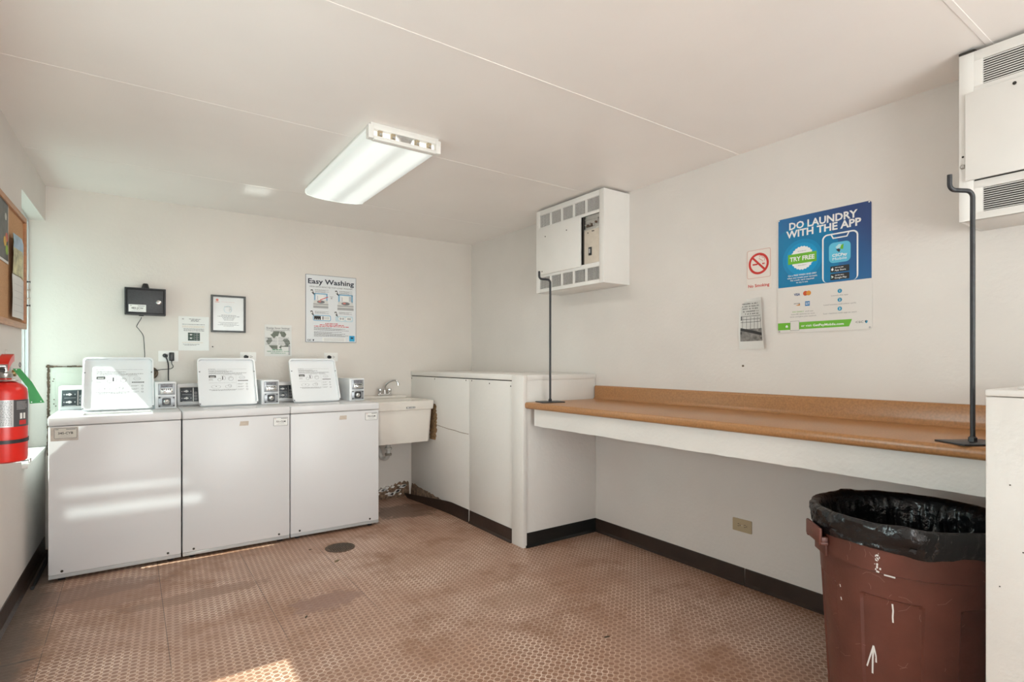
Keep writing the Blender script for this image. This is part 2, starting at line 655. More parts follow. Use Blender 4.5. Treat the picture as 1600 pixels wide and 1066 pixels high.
# left wall with two window openings, the nearer one unseen
mb = MB()
def lseg(y0, y1, z0, z1):
    xo = -3.56
    vs = []
    for y in (y0, y1):
        for x in (xo, xl(y)):
            for z in (z0, z1):
                vs.append((x, y, z))
    fs = [(0, 1, 3, 2), (4, 6, 7, 5), (0, 4, 5, 1), (2, 3, 7, 6), (0, 2, 6, 4), (1, 5, 7, 3)]
    mb.add(vs, fs, WALL)
W1 = (-0.835, -0.001, 0.685, 2.235)
W2 = (-3.90, -2.315, 0.75, 1.66)
lseg(W1[0], 0.0, 0.0, W1[2])
lseg(W1[0], 0.0, W1[3], ZC)
lseg(W2[1], W1[0], 0.0, ZC)
lseg(W2[0], W2[1], 0.0, W2[2])
lseg(W2[0], W2[1], W2[3], ZC)
lseg(YR, W2[0], 0.0, ZC)
struct(mb.build('wall_left', smooth=0))

# rear wall behind the photographer: unseen glazed doorway, added to let daylight in
mb = MB()
DX0, DX1, DZ = -3.25, -0.55, 2.28
mb.box(-3.60, DX0, YR - 0.15, YR, 0, ZC, WALL)
mb.box(DX1, 0.15, YR - 0.15, YR, 0, ZC, WALL)
mb.box(DX0, DX1, YR - 0.15, YR, DZ, ZC, WALL)
struct(mb.build('wall_rear', smooth=0))
mb = MB()
for a, b in ((DX0, DX0 + 0.06), (-1.93, -1.87), (DX1 - 0.06, DX1)):
    mb.box(a, b, YR - 0.10, YR - 0.04, 0, DZ, ALU)
mb.box(DX0, DX1, YR - 0.10, YR - 0.04, DZ - 0.06, DZ, ALU)
mb.box(DX0, DX1, YR - 0.10, YR - 0.04, 0, 0.1, ALU)
d1 = struct(mb.build('unseen_door_1', smooth=0))
MB().box(DX0 + 0.06, DX1 - 0.06, YR - 0.075, YR - 0.069, 0.1, DZ - 0.06, GLASS).build('glass_pane', d1, smooth=0)

mb = MB().box(-30, 12, -34, 20, -0.32, -0.30, M('pale_pavement', (0.45, 0.45, 0.42), 0.9, var=0.1, vscale=2))
struct(mb.build('ground', smooth=0))

# windows
def window(name, y0, y1, z0, z1, x, mull=None):
    mb = MB()
    w = 0.030
    mb.box(x - 0.03, x + 0.03, y0, y0 + w, z0, z1, ALU, 0.004)
    mb.box(x - 0.03, x + 0.03, y1 - w, y1, z0, z1, ALU, 0.004)
    mb.box(x - 0.03, x + 0.03, y0 + w, y1 - w, z1 - w, z1, ALU, 0.004)
    mb.box(x - 0.03, x + 0.03, y0 + w, y1 - w, z0, z0 + w, ALU, 0.004)
    # outer stop, a step closer to the room
    mb.box(x + 0.03, x + 0.048, y0, y0 + 0.02, z0, z1, ALU, 0.002)
    mb.box(x + 0.03, x + 0.048, y1 - 0.02, y1, z0, z1, ALU, 0.002)
    mb.box(x + 0.03, x + 0.048, y0 + 0.02, y1 - 0.02, z1 - 0.02, z1, ALU, 0.002)
    # sash rails
    mb.box(x - 0.018, x + 0.012, y0 + w, y0 + w + 0.022, z0 + w, z1 - w, ALU, 0.003)
    mb.box(x - 0.018, x + 0.012, y1 - w - 0.03, y1 - w, z0 + w, z1 - w, ALU, 0.003)
    mb.box(x - 0.018, x + 0.012, y0 + w, y1 - w, z1 - w - 0.03, z1 - w, ALU, 0.003)
    mb.box(x - 0.018, x + 0.012, y0 + w, y1 - w, z0 + w, z0 + w + 0.03, ALU, 0.003)
    if mull:
        mb.box(x - 0.018, x + 0.012, mull - 0.02, mull + 0.02, z0 + w, z1 - w, ALU, 0.003)
    o = struct(mb.build(name))
    MB().box(x - 0.004, x, y0 + w, y1 - w, z0 + w, z1 - w, GLASS).build('glass_pane', o, smooth=0)
    return o


w1 = window('window_1', W1[0], W1[1], W1[2] + 0.022, W1[3], -3.492)
w2 = window('unseen_window_2', W2[0], W2[1], W2[2], W2[3], -3.492)  # unseen window, placed so daylight and a sun patch reach the floor
# inner sill board of the visible window
MB().box(-3.445, -3.352, W1[0] + 0.002, -0.002, W1[2], W1[2] + 0.022, TRIMW, 0.004).build('window_sill', w1)

# baseboards
def cove(mb, p0, p1, nrm, h, mat):
    """rubber cove base from p0 to p1 (x,y), nrm = direction into the room"""
    prof = [(0.0, 0.0), (0.018, 0.0), (0.018, 0.004), (0.006, 0.016), (0.004, h - 0.004), (0.002, h), (0.0, h)]
    vs = []
    for p in (p0, p1):
        for a, z in prof:
            vs.append((p[0] + nrm[0] * a, p[1] + nrm[1] * a, z))
    n = len(prof)
    fs = [list(range(n)), list(range(2 * n - 1, n - 1, -1))]
    for i in range(n):
        j = (i + 1) % n
        fs.append([i, i + n, j + n, j])
    mb.add(vs, fs, mat)


mb = MB()
cove(mb, (-0.0005, -1.8355), (-0.0005, -3.056), (-1, 0), 0.096, BASEB)
cove(mb, (-0.0005, -3.060), (-0.0005, -4.39), (-1, 0), 0.096, BASEB)
struct(mb.build('baseboard_right', smooth=20))
mb = MB()
cove(mb, (xl(-0.05) + .0005, -0.05), (xl(-2.3) + .0005, -2.3), (1, 0), 0.105, BASEB)
cove(mb, (xl(-2.3) + .0005, -2.3), (xl(-5) + .0005, -5.0), (1, 0), 0.105, BASEB)
struct(mb.build('baseboard_left', smooth=20))

# rotten plaster and debris where the base came off behind the sink
mb = MB()
rnd = random.Random(3)
nx = 46
def ragged(mb, x0, x1, zf, t, mat, seed):
    r = random.Random(seed)
    vs, fs = [], []
    for i in range(nx + 1):
        x = x0 + (x1 - x0) * i / nx
        zt = zf(i / nx) + r.uniform(-0.012, 0.012)
        vs += [(x, -t * r.uniform(0.5, 1.4) - 0.004, 0.0), (x, -t * r.uniform(0.4, 1.1) - 0.003, zt * 0.6), (x, -0.0008, zt)]
    for i in range(nx):
        a = 3 * i
        fs += [(a, a + 3, a + 4, a + 1), (a + 1, a + 4, a + 5, a + 2)]
    mb.add(vs, fs, mat)
ragged(mb, -1.27, -0.70, lambda t: 0.115 + 0.02 * math.sin(9 * t), 0.014, DIRT, 5)
for k in range(26):
    x = rnd.uniform(-1.2, -0.74)
    z = rnd.uniform(0.02, 0.11)
    s = rnd.uniform(0.012, 0.035)
    mb.prism([(x - s, z - s * .3), (x + s * .4, z - s * .5), (x + s, z + s * .2), (x, z + s * .5)], -0.022, -0.004, TRIMW)
tb = mb.build('trim_1', smooth=0)
struct(tb)

# ------------------------------------------------------------------ utility enclosure (boxed pipes) on the right
EH = 1.187
e = thing('pipe_enclosure', 'waist-high white painted boxed enclosure in the far right corner beside the sink', 'cabinet', (0, 0, 0))
XF = -0.675
def ebox(name, a, mat=TRIMW, bev=0.002):
    return MB().box(*a, mat, bev).build(name, e)
ebox('side_panel', (XF, XF + 0.018, -1.098, -0.004, 0.0, 1.140))
ebox('side_panel', (XF - 0.001, XF + 0.017, -1.702, -1.101, 0.0, 1.140))
# corner post
ebox('corner_post', (XF - 0.012, XF + 0.022, -1.842, -1.706, 0.0, EH - 0.005), bev=0.004)
ebox('front_panel', (XF + 0.022, -0.002, -1.834, -1.816, 0.0, EH - 0.012))
mb = MB().box(XF - 0.006, -0.002, -1.704, -0.002, 1.147, EH, TRIMW, 0.004)
mb.box(XF + 0.024, -0.002, -1.840, -1.704, 1.150, EH - 0.001, TRIMW, 0.004)
mb.build('top_board', e)
mb = MB().box(XF + 0.004, XF + 0.016, -1.702, -0.01, 1.139, 1.148, GAP)
mb.build('shadow_gap', e)
# crack across the far panel and nail heads
mb = MB()
pts = [(-0.51, 0.722), (-0.62, 0.716), (-0.75, 0.708), (-0.86, 0.707), (-0.95, 0.700), (-1.09, 0.700)]
for (ya, za), (yb, zb) in zip(pts[:-1], pts[1:]):
    mb.add([(XF - 0.0012, ya, za - 0.002), (XF - 0.0012, yb, zb - 0.002), (XF - 0.0012, yb, zb + 0.0022), (XF - 0.0012, ya, za + 0.0022)], [(0, 1, 2, 3)], DIRT)
mb.build('panel_crack', e)
for y, z in ((-0.02, 1.12), (-0.5, 1.125), (-1.05, 1.128), (-1.14, 1.128), (-1.4, 1.115), (-1.68, 1.105)):
    MB().lathe([(0.0055, 0), (0.0055, 0.001), (0, 0.0015)], GAP, 10, (0, 0, 0), 'x', fn=lambda p, y=y, z=z: (XF - 0.0015 - p[0], y + p[1], z + p[2])).build('nail_head', e)
# gap between post and panel, torn brown adhesive where the sink rubs
MB().box(XF + 0.0030, XF + 0.01, -1.7062, -1.7015, 0.10, 1.139, GAP).build('panel_joint', e)
MB().box(XF + 0.0035, XF + 0.01, -1.1012, -1.0978, 0.12, 1.139, GAP).build('panel_joint', e)
mb = MB()
r = random.Random(11)
vs, fs = [], []
N = 26
for i in range(N + 1):
    z = 0.585 + (0.905 - 0.585) * i / N
    vs += [(XF - 0.001, -0.40 + r.uniform(-.01, .01), z), (XF - 0.0025, -0.49 + r.uniform(-.008, .008), z), (XF - 0.0008, -0.520 - 0.018 * math.sin(i / N * 3.1) + r.uniform(-.012, .012), z)]
for i in range(N):
    a = 3 * i
    fs += [(a, a + 1, a + 4, a + 3), (a + 1, a + 2, a + 5, a + 4)]
mb.add(vs, fs, M('brown_adhesive', (0.27, 0.17, 0.085), 0.9, var=0.5, vscale=50, bump=1.0, bscale=70))
mb.build('adhesive_stain', e, smooth=0)

# vinyl base on the enclosure
mb = MB()
cove(mb, (XF + 0.012, -1.835), (-0.006, -1.835), (0, -1), 0.098, BASEK)
struct(mb.build('baseboard_enclosure', smooth=20))
mb = MB()
cove(mb, (XF - 0.002, -1.112), (XF - 0.002, -1.702), (-1, 0), 0.098, BASEB)
struct(mb.build('baseboard_enclosure_side', smooth=20))
# the length that has peeled off and sags away towards the corner
mb = MB()
vs, fs = [], []
N = 24
for i in range(N + 1):
    t = i / N
    y = -1.092 + t * 0.98
    out = 0.003 + 0.085 * max(0, t - 0.25) ** 1.3
    lean = 0.10 * max(0, t - 0.35) ** 1.1
    h = 0.098 - 0.062 * max(0, t - 0.30)
    x = XF - 0.002 - out
    vs += [(x - 0.012 - lean * 0.2, y, 0.001), (x - lean, y, h), (x - lean + 0.004, y, h), (x, y, 0.001)]
for i in range(N):
    a = 4 * i
    for k in range(4):
        l = (k + 1) % 4
        fs.append((a + k, a + l, a + 4 + l, a + 4 + k))
fs += [(0, 3, 2, 1), tuple(4 * N + k for k in range(4))]
mb.add(vs, fs, BASEB)
struct(mb.build('baseboard_enclosure_loose', smooth=30))
mb = MB()
nx = 34
r = random.Random(8)
vs, fs = [], []
for i in range(nx + 1):
    y = -0.02 - 0.72 * i / nx
    zt = 0.120 - 0.045 * i / nx + r.uniform(-0.006, 0.006)
    vs += [(XF - 0.012, y, 0.0), (XF - 0.006 * r.uniform(.6, 1.4), y, zt * .6), (XF - 0.001, y, zt)]
for i in range(nx):
    a = 3 * i
    fs += [(a, a + 3, a + 4, a + 1), (a + 1, a + 4, a + 5, a + 2)]
mb.add(vs, fs, DIRT)
struct(mb.build('trim_2', smooth=0))

# ------------------------------------------------------------------ folding counter
c = thing('folding_counter', 'long brown laminate folding counter on a white apron along the right wall', 'counter')
Y0, Y1 = -1.8445, -4.368
def cx_(y):    # front edge
    t = (y - Y0) / (Y1 - Y0)
    return -0.672 + 0.055 * t
prof = [(0.012, 0.957), (0.004, 0.961), (0.0, 0.968), (0.0, 0.988), (0.004, 0.997), (0.012, 1.000), (0.64, 1.000), (0.64, 0.957)]
vs, fs = [], []
NS = 8
for i in range(NS + 1):
    y = Y0 + (Y1 - Y0) * i / NS
    for k, (a, z) in enumerate(prof):
        x = cx_(y) + a if k < 6 else -0.003
        vs.append((x, y, z))
n = len(prof)
for i in range(NS):
    for k in range(n):
        l = (k + 1) % n
        fs.append((i * n + k, (i + 1) * n + k, (i + 1) * n + l, i * n + l))
fs += [tuple(range(n)), tuple(range((NS + 1) * n - 1, NS * n - 1, -1))]
MB().add(vs, fs, LAM).build('countertop', c, smooth=50)
# backsplash with rounded top and coved foot
prof = [(0.000, 1.0005), (-0.034, 1.0005), (-0.030, 1.004), (-0.022, 1.012), (-0.020, 1.03), (-0.020, 1.088), (-0.016, 1.097), (-0.008, 1.100), (0.0, 1.100)]
vs, fs = [], []
for y in (Y0, Y1):
    vs += [(a - 0.001, y, z) for a, z in prof]
n = len(prof)
for k in range(n):
    l = (k + 1) % n
    fs.append((k, n + k, n + l, l))
fs += [tuple(range(n - 1, -1, -1)), tuple(range(n, 2 * n))]
MB().add(vs, fs, LAM).build('backsplash', c, smooth=50)
# apron board with a ragged lower edge
vs, fs = [], []
r = random.Random(2)
NA = 60
for i in range(NA + 1):
    y = -1.905 + (-4.366 + 1.905) * i / NA
    x = cx_(y) + 0.032
    zb = 0.842 - 0.008 * i / NA + r.uniform(-0.0015, 0.0015)
    vs += [(x, y, zb), (x, y, 0.957), (x + 0.022, y, 0.957), (x + 0.022, y, zb)]
for i in range(NA):
    a = 4 * i
    for k in range(4):
        l = (k + 1) % 4
        fs.append((a + k, a + 4 + k, a + 4 + l, a + l))
fs += [(0, 1, 2, 3), tuple(4 * NA + k for k in (3, 2, 1, 0))]
MB().add(vs, fs, TRIMW).build('apron', c, smooth=0)
for y in (-2.6, -3.4):
    MB().box(-0.60, -0.012, y - 0.02, y + 0.02, 0.89, 0.955, TRIMW, 0.002).build('support_batten', c)
# chipped laminate at the near end
MB().add([(cx_(Y1) - 0.001, Y1 + 0.0, 0.978), (cx_(Y1) - 0.001, Y1 + 0.06, 0.974), (cx_(Y1) - 0.001, Y1 + 0.035, 0.969), (cx_(Y1) - 0.001, Y1 + 0.0, 0.9655)], [(0, 1, 2, 3)],
         M('chipped_particle_board', (0.06, 0.025, 0.012), 0.9)).build('laminate_chip', c, smooth=0)

# ------------------------------------------------------------------ garment rod stands
def rod(loc, rot, height, label):
    t = thing('hanging_rod_stand', label, 'stand', loc, rot, 'black steel hook stands on the counter')
    MB().box(-0.085, 0.085, -0.06, 0.06, 0.0, 0.006, BLACKM, 0.0012).build('base_plate', t)
    mb = MB()
    mb.lathe([(0.013, 0.006), (0.013, 0.02), (0.010, 0.022), (0.010, 0.024)], BLACKM, 6)
    mb.build('nut', t)
    H = height
    pts = [(0, 0, 0.018), (0, 0, H * .5), (0, 0, H - 0.075)]
    for k in range(1, 6):
        a = math.radians(90 * k / 5)
        pts.append((-0.022 * (1 - math.cos(a)), 0, H - 0.075 + 0.022 * math.sin(a)))
    pts.append((-0.062, 0, H - 0.052))
    for k in range(1, 6):
        a = math.radians(90 * k / 5)
        pts.append((-0.062 - 0.020 * math.sin(a), 0, H - 0.052 + 0.020 * (1 - math.cos(a))))
    pts.append((-0.082, 0, H))
    MB().tube(pts, 0.0075, BLACKM, 12).build('hooked_pole', t)
    return t


# ------------------------------------------------------------------ wall heaters
def heater(name, label, y_far, width, open_door):
    # local: x right (towards the camera along the wall), -y into the room
    t = thing('wall_heater', label, 'heater', (-0.0015, y_far, 1.818), -math.pi / 2, 'wall heater cabinets above the counter')
    D, Hh = 0.25, 0.642
    HP = M('heater_enamel', (0.76, 0.745, 0.72), 0.38, var=0.02, vscale=6)
    LOUV = M('louvre_dark', (0.07, 0.062, 0.055), 0.6)
    mb = MB()
    # back shell: sides, top, bottom
    mb.box(0, 0.012, -D, 0, 0, Hh, HP, 0.002)
    mb.box(width - 0.012, width, -D + 0.001, 0, 0, Hh, HP)
    mb.box(0.012, width - 0.012, -D, 0, 0, 0.012, HP, 0.002)
    mb.box(0.012, width - 0.012, -D, 0, Hh - 0.012, Hh, HP, 0.002)
    # front rails around grilles and door
    f0, f1 = -D - 0.001, -D + 0.010
    def fr(x0, x1, z0, z1):
        mb.box(x0, x1, f0, f1, z0, z1, HP, 0.0008)
    zb0, zb1, zt0, zt1 = 0.028, 0.118, 0.508, 0.604
    fr(0.0, 0.045, 0.0, Hh)
    fr(width - 0.045, width + 0.0006, 0.0, Hh)
    fr(0.045, width - 0.045, 0.0, zb0)
    fr(0.045, width - 0.045, zb1, 0.148)
    fr(0.045, width - 0.045, zt1, Hh)
    fr(0.045, width - 0.045, 0.488, zt0)
    mb.build('casing', t)
    MB().box(0.02, width - 0.02, -D + 0.022, -D + 0.028, 0.014, Hh - 0.014, LOUV).build('inner_backing', t, smooth=0)
    return t, width, D, Hh, HP, LOUV, (zb0, zb1, zt0, zt1)


t, wd, D, Hh, HP, LOUV, Z = heater('wall_heater', 'white wall heater with its access door missing, above the far stand near the corner', -1.425, 0.752, True)
for z0, z1, mt in ((Z[0], Z[1], HP), (Z[2], Z[3], HP)):
    mb = MB()
    x0, x1 = 0.045, wd - 0.045
    cell = (x1 - x0) / 5
    for i in range(1, 5):
        xx = x0 + cell * i
        mb.box(xx - 0.009, xx + 0.009, -D - 0.0012, -D + 0.01, z0, z1, HP, 0.0015)
    nl = 11
    th = 0.0012 if z0 < 0.3 else 0.0022
    for k in range(nl):
        zz = z0 + (z1 - z0) * (k + 0.5) / nl
        mb.add([(x0, -D + 0.001, zz - th), (x1, -D + 0.001, zz - th), (x1, -D + 0.001, zz + th * 0.4), (x0, -D + 0.001, zz + th * 0.4),
                (x0, -D + 0.008, zz + 0.0022), (x1, -D + 0.008, zz + 0.0022)],
               [(0, 1, 2, 3), (3, 2, 5, 4), (0, 4, 5, 1)], HP)
    for i in range(5):      # fine expanded-metal verticals
        for q in range(1, 9):
            xx = x0 + cell * (i + q / 9)
            mb.box(xx - 0.0005, xx + 0.0005, -D + 0.0025, -D + 0.006, z0, z1, HP)
    mb.build('grille', t, smooth=0)
px0, px1, pz0, pz1 = 0.020, 0.530, 0.136, 0.494
o = MB().box(px0, px1, -D - 0.014, -D - 0.0015, pz0, pz1, HP, 0.003).build('access_panel', t)
for x, z in ((0.13, 0.425), (0.38, 0.425), (0.09, 0.16)):
    MB().lathe([(0.005, 0), (0.005, 0.001), (0.0, 0.002)], GAP, 10, (x, -D - 0.0142, z), 'y').build('screw', o)
# open compartment: recessed plate with switch and terminal strip
mb = MB().box(0.548, 0.705, -D + 0.004, -D + 0.010, 0.15, 0.385, M('heater_inner_plate', (0.62, 0.55, 0.47), 0.5, var=0.06, vscale=20), 0.001)
mb.box(0.548, 0.705, -D + 0.003, -D + 0.012, 0.385, 0.395, STEEL, 0.001)
pl = mb.build('inner_plate', t)
mb = MB().box(0.538, 0.552, -D + 0.002, -D + 0.014, 0.15, 0.486, GAP)
mb.box(0.552, 0.705, -D + 0.012, -D + 0.018, 0.397, 0.486, STEEL)
mb.build('control_bay', t, smooth=0)
r = random.Random(4)
for i in range(7):
    x = 0.565 + i * 0.02
    MB().lathe([(0.008, 0), (0.008, 0.008), (0.004, 0.012)], RUST if i % 2 else STEEL, 10, (x, -D + 0.012, 0.425 + r.uniform(-.01, .03)), 'y').build('terminal_screw', t)
mb = MB()
mb.box(0.555, 0.70, -D + 0.006, -D + 0.012, 0.458, 0.466, STEEL)
mb.box(0.57, 0.63, -D + 0.004, -D + 0.012, 0.408, 0.416, RUST)
mb.build('terminal_strip', t)
mb = MB().box(0.600, 0.628, -D - 0.002, -D + 0.004, 0.205, 0.262, BLACKP, 0.001)
mb.box(0.607, 0.621, -D - 0.006, -D - 0.002, 0.22, 0.25, INKL, 0.001)
mb.build('rocker_switch', pl)
for x, z in ((0.59, 0.366), (0.635, 0.372), (0.648, 0.371)):
    MB().lathe([(0.0045, 0), (0.0045, 0.002)], GAP, 10, (x, -D + 0.0038, z), 'y').build('knockout_hole', pl)

t, wd, D, Hh, HP, LOUV, Z = heater('wall_heater', 'white wall heater with a closed panel, cut by the right edge of the photo', -4.113, 0.90, False)
# short louvres in a plain front
for z0, z1, nl in ((Z[0], Z[1], 11), (Z[2], Z[3], 11)):
    mb = MB()
    mb.box(0.045, 0.072, -D - 0.001, -D + 0.01, z0, z1, HP)
    mb.box(0.262, wd - 0.045, -D - 0.001, -D + 0.01, z0, z1, HP)
    for k in range(nl):
        zz = z0 + (z1 - z0) * (k + 0.5) / nl
        th = 0.0018 if z0 < 0.3 else 0.0030
        mb.add([(0.072, -D - 0.001, zz - th), (0.262, -D - 0.001, zz - th), (0.262, -D - 0.001, zz + 0.0006), (0.072, -D - 0.001, zz + 0.0006),
                (0.072, -D + 0.009, zz + 0.0028), (0.262, -D + 0.009, zz + 0.0028)],
               [(0, 1, 2, 3), (3, 2, 5, 4), (0, 4, 5, 1)], HP)
    mb.build('louvre_vent', t, smooth=0)
o = MB().box(0.022, wd - 0.02, -D - 0.014, -D - 0.0015, 0.152, 0.486, HP, 0.0025).build('access_panel', t)
mb = MB()
mb.lathe([(0.006, 0), (0.006, 0.002), (0.0, 0.003)], GAP, 10, (0.165, -D - 0.0142, 0.468), 'y')
mb.build('screw', o)
mb = MB().lathe([(0.009, 0), (0.009, 0.003), (0.005, 0.006)], STEEL, 12, (0.012, -D - 0.001, 0.212), 'y')
mb.build('cam_lock', t)
MB().lathe([(0.004, 0), (0.004, 0.001)], GAP, 8, (0.012, -D - 0.001, 0.25), 'y').build('screw', t)
MB().box(0.0, 0.05, -D - 0.004, -D + 0.03, Hh, Hh + 0.008, GAP).build('mounting_clip', t)
MB().box(0.24, 0.28, -D - 0.006, -D + 0.03, Hh, Hh + 0.008, GAP).build('mounting_clip', t)

# ------------------------------------------------------------------ ceiling light
lt = thing('ceiling_light', 'fluorescent wraparound light glowing on the ceiling with an open near end', 'light', (-1.715, -1.625, ZC))
LX, LY = 0.200, 0.600
HW = M('fixture_enamel', (0.80, 0.79, 0.76), 0.35)
mb = MB().box(-LX + 0.012, LX - 0.012, -LY, LY, -0.030, -0.0005, HW, 0.002)
mb.build('housing', lt)
LENS = M('light_lens', (0.55, 0.57, 0.55), 0.3, emit=(0.93, 1.0, 0.95), estr=1.0)
# lens glows brighter over its two tube pairs
nt = LENS.node_tree
tcn = nt.nodes.new('ShaderNodeTexCoord')
sp = nt.nodes.new('ShaderNodeSeparateXYZ')
nt.links.new(tcn.outputs['Object'], sp.inputs[0])
ab = nt.nodes.new('ShaderNodeMath'); ab.operation = 'ABSOLUTE'
nt.links.new(sp.outputs[0], ab.inputs[0])
su = nt.nodes.new('ShaderNodeMath'); su.operation = 'SUBTRACT'; su.inputs[1].default_value = 0.098
nt.links.new(ab.outputs[0], su.inputs[0])
ab2 = nt.nodes.new('ShaderNodeMath'); ab2.operation = 'ABSOLUTE'
nt.links.new(su.outputs[0], ab2.inputs[0])
mr = nt.nodes.new('ShaderNodeMapRange')
mr.interpolation_type = 'SMOOTHSTEP'
mr.inputs['From Min'].default_value = 0.03
mr.inputs['From Max'].default_value = 0.10
mr.inputs['To Min'].default_value = 0.66
mr.inputs['To Max'].default_value = 0.40
nt.links.new(ab2.outputs[0], mr.inputs['Value'])
nt.links.new(mr.outputs['Result'], nt.nodes['Principled BSDF'].inputs['Emission Strength'])
# curved lens shell
prof = [(-LX, -0.028), (-LX - 0.002, -0.050), (-LX + 0.010, -0.066), (-LX + 0.06, -0.076), (-0.06, -0.082), (0.06, -0.082), (LX - 0.06, -0.076), (LX - 0.010, -0.066), (LX + 0.002, -0.050), (LX, -0.028)]
vs, fs = [], []
ya, yb = -LY + 0.035, LY - 0.004
for y in (ya, yb):
    vs += [(x, y, z) for x, z in prof]
n = len(prof)
for k in range(n - 1):
    fs.append((k, k + 1, n + k + 1, n + k))
fs.append(tuple(range(2 * n - 1, n - 1, -1)))
MB().add(vs, fs, LENS).build('lens', lt, smooth=60)
# clear rim of the lens
RIM = M('lens_rim', (0.78, 0.80, 0.76), 0.25, emit=(0.95, 1, 0.95), estr=0.25)
mb = MB()
def sweep_rim(y0, y1, grow):
    vs = []
    for y in (y0, y1):
        vs += [(x * (1 + grow), y, z * (1 + grow) - 0.001) for x, z in prof]
        vs += [(x * 0.985, y, z + 0.004) for x, z in prof]
    fs = []
    for k in range(n - 1):
        fs += [(k, k + 1, 2 * n + k + 1, 2 * n + k), (n + k, 3 * n + k, 3 * n + k + 1, n + k + 1), (k, n + k, n + k + 1, k + 1), (2 * n + k, 2 * n + k + 1, 3 * n + k + 1, 3 * n + k)]
    mb.add(vs, fs, RIM)
sweep_rim(LY - 0.012, LY - 0.002, 0.012)
mb.build('lens_rim', lt)
# near end: plate frame with four lamp holders in a bright reflector
mb = MB()
mb.box(-LX - 0.001, -LX + 0.028, -LY - 0.002, -LY + 0.034, -0.080, -0.012, HW, 0.003)
mb.box(LX - 0.028, LX + 0.001, -LY - 0.002, -LY + 0.034, -0.080, -0.012, HW, 0.003)
mb.box(-LX + 0.028, LX - 0.028, -LY - 0.002, -LY + 0.034, -0.084, -0.064, HW, 0.003)
mb.box(-LX + 0.028, LX - 0.028, -LY - 0.002, -LY + 0.034, -0.032, -0.0115, HW, 0.003)
ec = mb.build('end_cap', lt)
MB().box(-LX + 0.028, LX - 0.028, -LY + 0.026, -LY + 0.030, -0.066, -0.032, M('lamp_reflector', (0.9, 0.9, 0.86), 0.2, emit=(1, 1, 0.95), estr=0.7)).build('reflector', ec, smooth=0)
for x in (-0.135, -0.065, 0.068, 0.138):
    mb = MB().box(x - 0.011, x + 0.011, -LY + 0.006, -LY + 0.026, -0.062, -0.030, M('lampholder', (0.45, 0.36, 0.24), 0.5), 0.002)
    mb.lathe([(0.007, 0), (0.007, 0.006)], STEEL, 10, (x, -LY + 0.006, -0.052), 'y')
    mb.build('lamp_holder', ec)
MB().prism([(-0.045, -0.032), (-0.02, -0.060), (0.03, -0.062), (0.045, -0.032)][::-1], -LY + 0.012, -LY + 0.024, STEEL).build('ballast_cover', ec, smooth=0)
area('fluorescent_tubes', (-1.715, -1.60, ZC - 0.092), (0, 0, -1), 0.34, 1.1, 9, (1.0, 0.95, 0.87))

